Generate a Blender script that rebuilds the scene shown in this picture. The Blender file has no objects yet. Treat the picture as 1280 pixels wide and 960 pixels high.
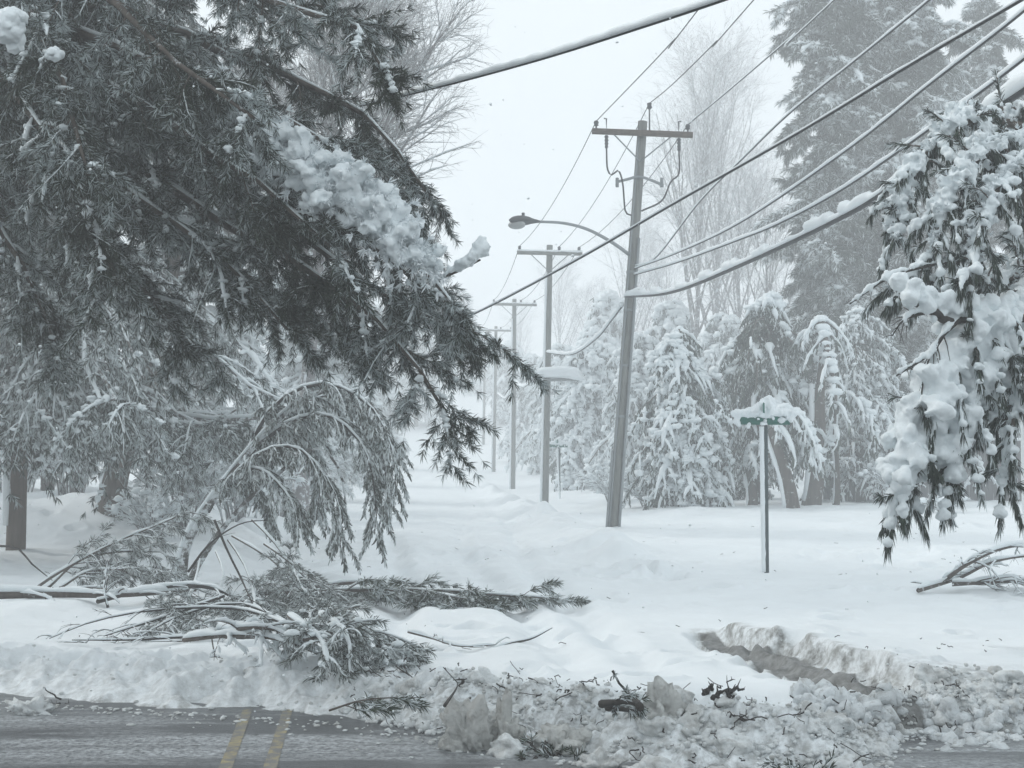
import bpy, math, numpy as np
from mathutils import Vector
rng = np.random.default_rng(7)
SC = bpy.context.scene
COL = SC.collection
# ------------------------------------------------------------------ camera
F = 1850.0; CAMZ = 1.65; PITCH = math.atan(97 / F)
cd = bpy.data.cameras.new('camera'); cam = bpy.data.objects.new('camera', cd); COL.objects.link(cam)
cam.location = (0, 0, CAMZ); cam.rotation_euler = (math.pi / 2 + PITCH, 0, 0)
cd.sensor_width = 36; cd.lens = F / 1280 * 36; cd.clip_start = .1; cd.clip_end = 2000
SC.camera = cam
# ------------------------------------------------------------------ world, sun, exposure
SUN_EL, SUN_ROT = math.radians(34), math.radians(300)
w = bpy.data.worlds.new('World'); SC.world = w; w.use_nodes = True
nt = w.node_tree; nt.nodes.clear()
sky = nt.nodes.new('ShaderNodeTexSky'); sky.sky_type = 'NISHITA'; sky.sun_disc = False
sky.sun_elevation = SUN_EL; sky.sun_rotation = SUN_ROT; sky.dust_density = 4; sky.air_density = 1
mx = nt.nodes.new('ShaderNodeMix'); mx.data_type = 'RGBA'; mx.inputs[0].default_value = .93
mx.inputs[7].default_value = (6.9, 7.5, 7.8, 1)      # the even cloud deck
bg = nt.nodes.new('ShaderNodeBackground'); bg.inputs[1].default_value = .12
ow = nt.nodes.new('ShaderNodeOutputWorld')
nt.links.new(sky.outputs[0], mx.inputs[6]); nt.links.new(mx.outputs[2], bg.inputs[0]); nt.links.new(bg.outputs[0], ow.inputs[0])
ld = bpy.data.lights.new('sun', 'SUN'); ld.energy = 2.0; ld.angle = math.radians(11); ld.color = (1, .97, .93)
sun = bpy.data.objects.new('sun', ld); COL.objects.link(sun)
sd = Vector((math.sin(SUN_ROT) * math.cos(SUN_EL), math.cos(SUN_ROT) * math.cos(SUN_EL), math.sin(SUN_EL)))
sun.rotation_euler = sd.to_track_quat('Z', 'Y').to_euler(); sun.location = (0, 0, 50)
vs = SC.view_settings; vs.view_transform = 'Standard'; vs.look = 'None'; vs.exposure = 0.14; vs.gamma = 1
try: vs.use_curve_mapping = False
except Exception: pass
cy = SC.cycles
SC.render.engine = 'CYCLES'
cy.max_bounces = 8; cy.diffuse_bounces = 5; cy.glossy_bounces = 2; cy.transparent_max_bounces = 4
cy.volume_bounces = 3; cy.use_denoising = True; cy.use_adaptive_sampling = True; cy.adaptive_threshold = .02
cy.caustics_reflective = False; cy.caustics_refractive = False

# ------------------------------------------------------------------ pixel -> point, noise
cp, sp = math.cos(PITCH), math.sin(PITCH)
def P(px, py, Y):
    u = (px - 640) / F; v = (480 - py) / F
    d = np.array([u, cp - v * sp, sp + v * cp])
    return np.array([0, 0, CAMZ]) + d * (Y / d[1])
def G(px, py, z=0.0):
    u = (px - 640) / F; v = (480 - py) / F
    d = np.array([u, cp - v * sp, sp + v * cp]); k = (z - CAMZ) / d[2]
    return np.array([0, 0, CAMZ]) + d * k
_tab = np.random.default_rng(3).random((256, 256))
def vnoise(x, y):
    xi = np.floor(x).astype(int); yi = np.floor(y).astype(int); fx = x - xi; fy = y - yi
    fx = fx * fx * (3 - 2 * fx); fy = fy * fy * (3 - 2 * fy)
    a = _tab[xi & 255, yi & 255]; b = _tab[(xi + 1) & 255, yi & 255]; c = _tab[xi & 255, (yi + 1) & 255]; d = _tab[(xi + 1) & 255, (yi + 1) & 255]
    return (a * (1 - fx) + b * fx) * (1 - fy) + (c * (1 - fx) + d * fx) * fy - .5
def fbm(x, y, s, o=4):
    r = 0; a = 1
    for i in range(o):
        r = r + a * vnoise(x / s + 17.3 * i, y / s + 9.1 * i); s = s / 2.03; a *= .5
    return r
def sst(a, b, x):
    t = np.clip((x - a) / (b - a), 0, 1); return t * t * (3 - 2 * t)

# ------------------------------------------------------------------ materials
def N(nt, t, **k):
    n = nt.nodes.new(t)
    for a, b in k.items(): setattr(n, a, b)
    return n
def new_mat(name, rough=.7):
    m = bpy.data.materials.new(name); m.use_nodes = True
    b = m.node_tree.nodes['Principled BSDF']; b.inputs['Roughness'].default_value = rough
    b.inputs['Specular IOR Level'].default_value = .25
    return m, m.node_tree, b
def c4(c): return (c[0], c[1], c[2], 1)
def ramp(nt, fac, stops):
    r = N(nt, 'ShaderNodeValToRGB'); e = r.color_ramp.elements
    while len(e) < len(stops): e.new(.5)
    for el, (p, c) in zip(e, stops): el.position = p; el.color = c4(c)
    nt.links.new(fac, r.inputs[0]); return r.outputs[0]
def noise(nt, scale, detail=4, rough=.6, stretch=None, vec=None):
    n = N(nt, 'ShaderNodeTexNoise'); n.inputs['Scale'].default_value = scale; n.inputs['Detail'].default_value = detail; n.inputs['Roughness'].default_value = rough
    g = N(nt, 'ShaderNodeNewGeometry'); src = g.outputs['Position']
    if stretch is not None:
        mp = N(nt, 'ShaderNodeMapping'); mp.inputs['Scale'].default_value = stretch[0]; mp.inputs['Rotation'].default_value = (0, 0, stretch[1])
        nt.links.new(src, mp.inputs[0]); src = mp.outputs[0]
    nt.links.new(src, n.inputs['Vector']); return n.outputs[0]
def bump(nt, b, h, strength, dist):
    bp = N(nt, 'ShaderNodeBump'); bp.inputs['Strength'].default_value = strength; bp.inputs['Distance'].default_value = dist
    nt.links.new(h, bp.inputs['Height']); nt.links.new(bp.outputs[0], b.inputs['Normal'])
def mix(nt, f, a, b):
    m = N(nt, 'ShaderNodeMix', data_type='RGBA')
    for s, v in ((0, f), (6, a), (7, b)):
        if hasattr(v, 'links') or hasattr(v, 'is_linked'): nt.links.new(v, m.inputs[s])
        else: m.inputs[s].default_value = v if s == 0 else c4(v)
    return m.outputs[2]
SN = (.83, .87, .89)
def m_snow(name='snow', dirt_and_shade=False, base=SN):
    m, nt, b = new_mat(name, .65)
    n1 = noise(nt, 45, 6, .65)
    col = ramp(nt, noise(nt, 1.1, 5), [(.3, tuple(c * .94 for c in base)), (.7, base)])
    if dirt_and_shade:
        at = N(nt, 'ShaderNodeAttribute', attribute_name='dirt_and_shade')  # real dirt and slush, plus shade painted on the gutter wall
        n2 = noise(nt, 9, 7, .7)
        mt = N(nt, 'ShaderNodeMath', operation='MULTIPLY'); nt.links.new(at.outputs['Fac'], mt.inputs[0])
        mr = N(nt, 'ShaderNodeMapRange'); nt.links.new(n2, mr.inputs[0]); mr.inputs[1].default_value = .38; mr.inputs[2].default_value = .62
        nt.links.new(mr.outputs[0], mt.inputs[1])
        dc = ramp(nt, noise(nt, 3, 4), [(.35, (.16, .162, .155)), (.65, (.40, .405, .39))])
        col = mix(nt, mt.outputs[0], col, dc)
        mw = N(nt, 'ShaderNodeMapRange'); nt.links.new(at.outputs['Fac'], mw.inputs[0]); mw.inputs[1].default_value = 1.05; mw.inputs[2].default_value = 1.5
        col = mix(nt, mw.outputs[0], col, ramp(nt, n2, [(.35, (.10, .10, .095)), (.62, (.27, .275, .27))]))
    nt.links.new(col, b.inputs['Base Color'])
    bump(nt, b, n1, .35, .02)
    return m
def m_clod(name, a, bcol):
    m, nt, b = new_mat(name, .7)
    g = N(nt, 'ShaderNodeNewGeometry')
    mq = N(nt, 'ShaderNodeMapRange'); nt.links.new(noise(nt, 3.2, 4, .7), mq.inputs[0]); mq.inputs[1].default_value = .42; mq.inputs[2].default_value = .6
    c1 = mix(nt, mq.outputs[0], a, bcol)
    mr = N(nt, 'ShaderNodeMapRange'); nt.links.new(noise(nt, 14, 7, .7), mr.inputs[0]); mr.inputs[1].default_value = .5; mr.inputs[2].default_value = .8
    nt.links.new(mix(nt, mr.outputs[0], c1, (.25, .24, .22)), b.inputs['Base Color'])
    bump(nt, b, noise(nt, 30, 6, .7), .7, .03); return m
def m_leaf(name, dark, light, frost=.25, nscale=2.0, amp=1.0, fc=(.62, .67, .69)):
    m, nt, b = new_mat(name, .6)
    g = N(nt, 'ShaderNodeNewGeometry')
    base = mix(nt, g.outputs['Random Per Island'], dark, light)
    # frost clings to some needles and some patches more than to others
    ad = N(nt, 'ShaderNodeMath', operation='MULTIPLY_ADD'); nt.links.new(noise(nt, nscale, 3), ad.inputs[0]); ad.inputs[1].default_value = amp * 1.6
    mul = N(nt, 'ShaderNodeMath', operation='FRACT'); m2 = N(nt, 'ShaderNodeMath', operation='MULTIPLY'); m2.inputs[1].default_value = 37.7
    nt.links.new(g.outputs['Random Per Island'], m2.inputs[0]); nt.links.new(m2.outputs[0], mul.inputs[0])
    nt.links.new(mul.outputs[0], ad.inputs[2])
    mr = N(nt, 'ShaderNodeMapRange'); nt.links.new(ad.outputs[0], mr.inputs[0]); c = 1.0 - frost + amp * .8
    mr.inputs[1].default_value = c - .08; mr.inputs[2].default_value = c + .12
    nt.links.new(mix(nt, mr.outputs[0], base, fc), b.inputs['Base Color']); return m
def m_bark(name, a, bb, frost=.0):
    m, nt, b = new_mat(name, .85)
    n = noise(nt, 14, 6, .7, ((1, 1, .12), 0)); col = ramp(nt, n, [(.3, a), (.7, bb)])
    if frost:
        mr = N(nt, 'ShaderNodeMapRange'); nt.links.new(noise(nt, 5, 6, .75), mr.inputs[0]); mr.inputs[1].default_value = .62 - frost * .3; mr.inputs[2].default_value = .70 - frost * .3
        col = mix(nt, mr.outputs[0], col, (.7, .74, .76))
    nt.links.new(col, b.inputs['Base Color']); bump(nt, b, n, .6, .02); return m
def m_plain(name, c, rough=.5, metal=0, var=.15):
    m, nt, b = new_mat(name, rough); b.inputs['Metallic'].default_value = metal
    nt.links.new(ramp(nt, noise(nt, 12, 5), [(.3, tuple(x * (1 - var) for x in c)), (.7, c)]), b.inputs['Base Color']); return m
M = {}
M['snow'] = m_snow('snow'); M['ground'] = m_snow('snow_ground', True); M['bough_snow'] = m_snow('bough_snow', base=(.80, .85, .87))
M['clod'] = m_clod('plowed_snow', (.74, .77, .775), (.56, .57, .56)); M['chunk'] = m_clod('dirty_snow', (.58, .59, .57), (.46, .465, .45))
M['white_clod'] = m_clod('clean_clod', (.78, .82, .84), (.62, .65, .66))
M['pine'] = m_leaf('pine_needles', (.005, .012, .007), (.028, .042, .022), .38, 1.1, 1.6, (.42, .47, .48))
M['pine_frost'] = m_leaf('frosted_needles', (.008, .016, .011), (.035, .048, .034), .42, .9, 1.2, (.50, .55, .56))
M['feather'] = m_leaf('snowy_needles', (.76, .80, .82), (.86, .89, .91), .3)
M['hang'] = m_leaf('hanging_foliage', (.012, .024, .018), (.045, .065, .045), .22, 2.2, 1.0, (.6, .65, .67))
M['sapling'] = m_leaf('sapling_leaves', (.03, .042, .034), (.09, .10, .085), .52, 2.5, .9, (.58, .62, .63))
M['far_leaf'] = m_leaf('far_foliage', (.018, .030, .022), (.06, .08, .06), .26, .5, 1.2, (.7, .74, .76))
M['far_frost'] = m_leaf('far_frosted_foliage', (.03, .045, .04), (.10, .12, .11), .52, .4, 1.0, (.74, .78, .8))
M['litter'] = m_leaf('fallen_foliage', (.015, .028, .016), (.06, .08, .05), .42, 4, 1.0)
M['bark'] = m_bark('bark', (.05, .042, .035), (.13, .11, .095), .1); M['bark_frost'] = m_bark('frosted_bark', (.07, .065, .06), (.16, .15, .145), .5)
M['trunk'] = m_bark('brown_bark', (.055, .04, .03), (.13, .10, .08)); M['twig'] = m_bark('twig', (.025, .022, .02), (.06, .055, .05))
M['bare'] = m_bark('bare_wood', (.13, .12, .12), (.24, .23, .235), .35)
M['pole'] = m_bark('weathered_pole', (.11, .115, .108), (.22, .225, .21)); M['metal'] = m_plain('galvanised_metal', (.26, .28, .29), .5, .3)
M['dark'] = m_plain('dark_metal', (.05, .055, .06), .5); M['cable'] = m_plain('black_cable', (.02, .022, .025), .5)
M['green'] = m_plain('sign_green', (.02, .14, .11), .4); M['fence'] = m_bark('fence_boards', (.06, .06, .065), (.12, .12, .125))
M['lens'] = m_plain('lamp_lens', (.35, .36, .36), .2); M['post'] = m_plain('steel_post', (.06, .085, .09), .5)

# ------------------------------------------------------------------ mesh tools
class Acc:
    def __init__(s): s.V = []; s.F = {3: [], 4: []}; s.n = 0
    def add(s, V, Fc):
        V = np.asarray(V, float).reshape(-1, 3); Fc = np.asarray(Fc, int)
        s.F[Fc.shape[1]].append(Fc + s.n); s.V.append(V); s.n += len(V)
    def build(s, name, mat, parent=None, smooth=True, remesh=None, origin=None, smooth_it=3):
        if s.n == 0: return None
        V = np.concatenate(s.V)
        if origin is None and parent is not None: origin = np.array(parent.location)
        if origin is not None: V = V - np.asarray(origin)
        me = bpy.data.meshes.new(name)
        f3 = np.concatenate(s.F[3]) if s.F[3] else np.zeros((0, 3), int); f4 = np.concatenate(s.F[4]) if s.F[4] else np.zeros((0, 4), int)
        me.vertices.add(len(V)); me.vertices.foreach_set('co', V.astype(np.float32).ravel())
        me.loops.add(f3.size + f4.size); me.loops.foreach_set('vertex_index', np.concatenate([f3.ravel(), f4.ravel()]).astype(np.int32))
        me.polygons.add(len(f3) + len(f4))
        st = np.concatenate([np.arange(len(f3)) * 3, f3.size + np.arange(len(f4)) * 4]).astype(np.int32)
        me.polygons.foreach_set('loop_start', st)
        me.polygons.foreach_set('use_smooth', np.full(len(f3) + len(f4), smooth))
        me.update(calc_edges=True); me.validate()
        o = bpy.data.objects.new(name, me); COL.objects.link(o)
        if remesh:
            md = o.modifiers.new('r', 'REMESH'); md.mode = 'VOXEL'; md.voxel_size = remesh; md.use_smooth_shade = True
            ms = o.modifiers.new('s', 'SMOOTH'); ms.iterations = smooth_it; ms.factor = .6
            dg = bpy.context.evaluated_depsgraph_get(); m2 = bpy.data.meshes.new_from_object(o.evaluated_get(dg))
            o.modifiers.clear(); o.data = m2; bpy.data.meshes.remove(me); me = m2; me.name = name
            nv = len(me.vertices); co = np.empty(nv * 3, np.float32); me.vertices.foreach_get('co', co); co = co.reshape(-1, 3)
            no = np.empty(nv * 3, np.float32); me.vertex_normals.foreach_get('vector', no); no = no.reshape(-1, 3); k = remesh
            dsp = fbm(co[:, 0] + co[:, 2] * .7, co[:, 1] + co[:, 2] * .9, k * 6, 3) + fbm(co[:, 2] - co[:, 1] * .6, co[:, 0] * 1.1, k * 5, 3)
            me.vertices.foreach_set('co', (co + no * (dsp * k * 1.7)[:, None]).astype(np.float32).ravel()); me.update()
        me.materials.clear(); me.materials.append(M[mat] if isinstance(mat, str) else mat)
        if parent is not None: o.parent = parent
        elif origin is not None: o.location = origin
        return o
def nrm(v): return v / np.maximum(np.linalg.norm(v, axis=-1, keepdims=True), 1e-9)
Z = np.array([0, 0, 1.0])
def tubes(acc, Pt, R, S=5, flat=1.0, cap=True):
    Pt = np.asarray(Pt, float); R = np.asarray(R, float)
    if Pt.ndim == 2: Pt = Pt[None]; R = np.broadcast_to(R, Pt.shape[1])[None]
    n, K = Pt.shape[:2]
    if n == 0: return
    T = np.gradient(Pt, axis=1); T = nrm(T)
    ref = np.where(np.abs(T[:, :1, 2:3]) > .9, np.array([1.0, 0, 0]), Z)
    ref = np.broadcast_to(ref, T.shape)
    A = nrm(np.cross(T, ref)); B = np.cross(A, T)
    a = np.linspace(0, 2 * np.pi, S, endpoint=False)
    V = Pt[:, :, None] + (A[:, :, None] * np.cos(a)[:, None] + B[:, :, None] * (np.sin(a)[:, None] * flat)) * R[:, :, None, None]
    b = (np.arange(n) * K * S)[:, None, None] + (np.arange(K - 1) * S)[None, :, None] + np.arange(S)[None, None]
    b2 = (np.arange(n) * K * S)[:, None, None] + (np.arange(K - 1) * S)[None, :, None] + ((np.arange(S) + 1) % S)[None, None]
    f = np.stack([b, b2, b2 + S, b + S], -1).reshape(-1, 4); acc.add(V, f)
    if cap:
        k0 = acc.n - n * K * S; V0 = Pt[:, [0, -1]].reshape(-1, 3); base = acc.n
        i = np.arange(S); j = (i + 1) % S
        st = (k0 + np.arange(n) * K * S)[:, None]; en = st + (K - 1) * S
        c0 = (base + np.arange(n) * 2)[:, None] + 0 * i; c1 = c0 + 1
        ff = np.concatenate([np.stack([c0, st + j, st + i], -1).reshape(-1, 3), np.stack([c1, en + i, en + j], -1).reshape(-1, 3)])
        acc.V.append(V0); acc.F[3].append(ff); acc.n += len(V0)
def ico(sub):
    t = (1 + 5 ** .5) / 2
    v = [(-1, t, 0), (1, t, 0), (-1, -t, 0), (1, -t, 0), (0, -1, t), (0, 1, t), (0, -1, -t), (0, 1, -t), (t, 0, -1), (t, 0, 1), (-t, 0, -1), (-t, 0, 1)]
    f = [(0, 11, 5), (0, 5, 1), (0, 1, 7), (0, 7, 10), (0, 10, 11), (1, 5, 9), (5, 11, 4), (11, 10, 2), (10, 7, 6), (7, 1, 8), (3, 9, 4), (3, 4, 2), (3, 2, 6), (3, 6, 8), (3, 8, 9), (4, 9, 5), (2, 4, 11), (6, 2, 10), (8, 6, 7), (9, 8, 1)]
    v = [np.array(x) / np.linalg.norm(x) for x in v]
    for _ in range(sub):
        c = {}; nf = []
        def mid(a, b):
            k = (min(a, b), max(a, b))
            if k not in c: m = v[a] + v[b]; v.append(m / np.linalg.norm(m)); c[k] = len(v) - 1
            return c[k]
        for a, b, d in f:
            x, y, z = mid(a, b), mid(b, d), mid(d, a); nf += [(a, x, z), (b, y, x), (d, z, y), (x, y, z)]
        f = nf
    return np.array(v), np.array(f)
ICO = {i: ico(i) for i in (0, 1, 2, 3)}
def blobs(acc, C, R, sub=1, jit=.15):
    """C (n,3), R (n,3) radii; lumpy ellipsoids"""
    C = np.asarray(C); n = len(C)
    if n == 0: return
    R = np.asarray(R); R = R if R.ndim == 2 else np.stack([R, R, R], -1)
    v, f = ICO[sub]; V = np.broadcast_to(v, (n,) + v.shape)
    d = 1 + jit * rng.standard_normal((n, len(v), 1)) * .7
    ph = rng.random((n, 1, 3)) * 6; d = d + jit * np.sin(V * 3.1 + ph).sum(-1, keepdims=True) * .6
    an = rng.random(n) * 6.28; ca, sa = np.cos(an)[:, None], np.sin(an)[:, None]
    W = V * d * R[:, None]; W = np.stack([W[..., 0] * ca - W[..., 1] * sa, W[..., 0] * sa + W[..., 1] * ca, W[..., 2]], -1) + C[:, None]
    acc.add(W, (f[None] + (np.arange(n) * len(v))[:, None, None]).reshape(-1, 3))
def box(acc, c, s, rz=0, bev=0, R=None):
    x, y, z = np.array(s) / 2; b = min(bev, x * .5, y * .5, z * .5)
    if b <= 0:
        V = np.array([(i * x, j * y, k * z) for i in (-1, 1) for j in (-1, 1) for k in (-1, 1)]); Fq = [(0, 1, 3, 2), (4, 6, 7, 5), (0, 4, 5, 1), (2, 3, 7, 6), (0, 2, 6, 4), (1, 5, 7, 3)]
    else:
        o = [(-x + b, -y), (x - b, -y), (x, -y + b), (x, y - b), (x - b, y), (-x + b, y), (-x, y - b), (-x, -y + b)]
        V = np.array([(p[0], p[1], k) for k in (-z, z) for p in o]); Fq = [(i, (i + 1) % 8, (i + 1) % 8 + 8, i + 8) for i in range(8)]
        Fq += [(0, 7, 6, 1), (1, 6, 5, 2), (2, 5, 4, 3)] + [(8, 9, 14, 15), (9, 10, 13, 14), (10, 11, 12, 13)]
    V = np.asarray(V, float)
    if R is not None: V = V @ np.asarray(R).T
    c_, s_ = math.cos(rz), math.sin(rz)
    V = np.stack([V[:, 0] * c_ - V[:, 1] * s_, V[:, 0] * s_ + V[:, 1] * c_, V[:, 2]], -1) + np.asarray(c)
    acc.add(V, Fq)
def spline(pts, K):
    p = np.asarray(pts, float); d = np.r_[0, np.cumsum(np.linalg.norm(np.diff(p, axis=0), axis=1))]; t = np.linspace(0, d[-1], K)
    e = np.vstack([2 * p[0] - p[1], p, 2 * p[-1] - p[-2]]); out = []
    for x in t:
        i = min(np.searchsorted(d, x, side='right') - 1, len(p) - 2); u = (x - d[i]) / max(d[i + 1] - d[i], 1e-9)
        a, b, c, q = e[i:i + 4]
        out.append(.5 * ((2 * b) + (-a + c) * u + (2 * a - 5 * b + 4 * c - q) * u * u + (-a + 3 * b - 3 * c + q) * u ** 3))
    return np.array(out)
def lerp_on(Pt, t):
    K = Pt.shape[1]; x = np.clip(t, 0, .9999) * (K - 1); i = np.floor(x).astype(int); f = x - i; r = np.arange(len(Pt))[:, None]
    a = Pt[r, i]; b = Pt[r, i + 1]
    if Pt.ndim == 3: return a + (b - a) * f[..., None], nrm(b - a)
    return a + (b - a) * f
def ramify(Pt, R, m, t0, t1, L, ang, up=0., droop=.3, K=6, rs=.5, rnd=False, taper=.6, wob=.05, sz=.25, rmin=.002):
    n = len(Pt); t = t0 + (t1 - t0) * (np.arange(m)[None] + rng.random((n, m))) / m
    b, T = lerp_on(Pt, t); r = lerp_on(R, t) * rs
    if rnd:
        side = nrm(np.cross(T, rng.standard_normal(T.shape)))
    else:
        side = nrm(np.cross(T, Z) + 1e-6); side = side * np.where((np.arange(m)[None] + rng.integers(0, 2, (n, 1))) % 2, 1, -1)[..., None]
        side = nrm(side + sz * rng.standard_normal(T.shape))
    a = ang * (1 + .25 * rng.standard_normal(t.shape))[..., None]
    D = np.cos(a) * T + np.sin(a) * side
    L = np.broadcast_to(np.asarray(L, float).reshape(-1, 1) if np.ndim(L) else L, (n, m))
    ln = L * (1 - taper * (t - t0) / max(t1 - t0, 1e-6)) * (.7 + .6 * rng.random(t.shape))
    s = np.linspace(0, 1, K)[None, None, :, None]; l = ln[..., None, None]
    C = b[:, :, None] + D[:, :, None] * l * s + Z * (up * l * s) - Z * (droop * l * s ** 2)
    C = C + np.cumsum(rng.standard_normal((n, m, K, 3)) * wob, axis=2) * l * s / K * 2
    RR = np.maximum(r, rmin)[..., None] * np.linspace(1, .3, K)
    return C.reshape(-1, K, 3), RR.reshape(-1, K)
def tufts(acc, Pt, m, t0, n, L, wd, spread=.7, grav=.15, tipbias=True):
    N_ = len(Pt)
    if N_ == 0: return
    t = t0 + (1 - t0) * (np.arange(m)[None] + rng.random((N_, m))) / m
    if tipbias: t[:, -1] = .999
    b, T = lerp_on(Pt, t); b = b.reshape(-1, 3); T = T.reshape(-1, 3); q = len(b)
    d = rng.standard_normal((q, n, 3)); d = nrm(np.cross(T[:, None], d))
    a = spread * (.35 + .9 * rng.random((q, n, 1)))
    D = nrm(np.cos(a) * T[:, None] + np.sin(a) * d - Z * grav)
    l = L * (.6 + .6 * rng.random((q, n, 1))); p = b[:, None] + T[:, None] * (rng.random((q, n, 1)) - .7) * L * .5
    sd_ = nrm(np.cross(D, rng.standard_normal(D.shape))) * wd
    V = np.stack([p - sd_ * .6, p + sd_ * .6, p + D * l * .6 + sd_, p + D * l, p + D * l * .6 - sd_], 2)
    V[:, :, 3] -= Z * grav * l * .4
    i = np.arange(q * n)[:, None] * 5
    V = V.reshape(-1, 3)
    acc.add(V, i + np.array([[0, 1, 2]])); k = acc.n - len(V)
    acc.F[3].append(k + i + np.array([[0, 2, 4]])); acc.F[3].append(k + i + np.array([[4, 2, 3]]))
def strands(acc, Pt, m, t0, L, r, S=4, K=4, out=.25, off=0., p=1.0):
    """short hanging sprays of foliage"""
    t = t0 + (1 - t0) * (np.arange(m)[None] + rng.random((len(Pt), m))) / m
    b, T = lerp_on(Pt, t); b = b.reshape(-1, 3); T = T.reshape(-1, 3)
    if p < 1: k = rng.random(len(b)) < p; b = b[k]; T = T[k]
    n = len(b); D = nrm(T * out + rng.standard_normal((n, 3)) * .25 - Z * .8); l = L * (.5 + .9 * rng.random((n, 1, 1)))
    s = np.linspace(0, 1, K)[None, :, None]
    C = b[:, None] + Z * off + D[:, None] * l * s + T[:, None] * l * .35 * s * (1 - s) * 2 + rng.standard_normal((n, K, 3)) * .12 * r * 2
    prof = np.array([.45, 1, .8, .15]) if K == 4 else np.interp(np.linspace(0, 1, K), [0, .3, .7, 1], [.45, 1, .8, .15])
    tubes(acc, C, r * (.6 + .8 * rng.random((n, 1))) * prof, S, cap=False)
def snow_on(acc, Pt, R, k=1.6, base=.02, S=6, p=1., lift=.8, flat=.75):
    Pt = np.asarray(Pt); R = np.asarray(R); keep = rng.random(len(Pt)) < p; Pt = Pt[keep]; R = R[keep]
    if len(Pt) == 0: return
    rr = (R * k + base) * (.55 + .9 * rng.random(R.shape)); rr[:, -1] *= .4; rr[:, 0] *= .5
    T = nrm(np.gradient(Pt, axis=1)); hor = np.sqrt(np.clip(1 - T[..., 2] ** 2, .05, 1)); rr = rr * (.35 + .65 * hor)
    tubes(acc, Pt + Z * ((rr * lift + R * .6)[..., None]), rr, S, flat)
def blobs_on(acc, Pt, m, r, p=1., t0=.1, sub=1, flat=.7, lift=.5, jit=.15):
    Pt = np.asarray(Pt); t = t0 + (1 - t0) * rng.random((len(Pt), m)); b, T = lerp_on(Pt, t); b = b.reshape(-1, 3)
    k = rng.random(len(b)) < p; b = b[k]; rr = r * (.45 + 1.0 * rng.random(len(b)))
    blobs(acc, b + Z * (rr * lift)[:, None], np.stack([rr * 1.15, rr * (.8 + .4 * rng.random(len(b))), rr * flat], -1), sub, jit)

def powder(sn, C, rad, n, fe=None, fl=.05, small=(.13, .2), nt=5):
    """crumbly snow: many small grains round each centre, frosted needle tips standing out of it"""
    C = np.asarray(C); rad = np.broadcast_to(rad, len(C)); m = len(C)
    off = rng.standard_normal((m, n, 3)); off = off / np.linalg.norm(off, axis=-1, keepdims=True) * rng.random((m, n, 1)) ** .45
    p = C[:, None] + off * rad[:, None, None] * [1, 1, .75]; rr = rad[:, None] * (small[0] + small[1] * rng.random((m, n)))
    blobs(sn, p.reshape(-1, 3), rr.ravel(), 1, .3)
    if fe is not None:
        k = rng.integers(0, n, (m, nt)); b = p[np.arange(m)[:, None], k].reshape(-1, 3); d = nrm(off[np.arange(m)[:, None], k].reshape(-1, 3) + [0, -.5, .25])
        L = rad.repeat(nt)[:, None] * .55; seg = np.stack([b, b + d * L * .5, b + d * L], 1); tufts(fe, seg, 1, .5, 14, fl, .0035, .7, .05)
def tag(o, label=None, cat=None, group=None, kind=None):
    if label: o['label'] = label
    if cat: o['category'] = cat
    if group: o['group'] = group
    if kind: o['kind'] = kind
    return o
def thing(name, loc, label, cat, group=None):
    o = bpy.data.objects.new(name, None); COL.objects.link(o); o.location = tuple(loc); o.empty_display_size = .2
    return tag(o, label, cat, group)
def kids(o): return [c for c in bpy.data.objects if c.parent == o]
def copy_tree(o, loc, rz, sc, label, group=None, sx=None):
    ks = kids(o); r = o.copy(); COL.objects.link(r); r.location = tuple(loc); r.rotation_euler = (0, 0, rz); r.scale = (sx or sc, sx or sc, sc); r['label'] = label
    if group: r['group'] = group
    for k in ks:
        c = k.copy(); COL.objects.link(c); c.parent = r
    return r

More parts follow.
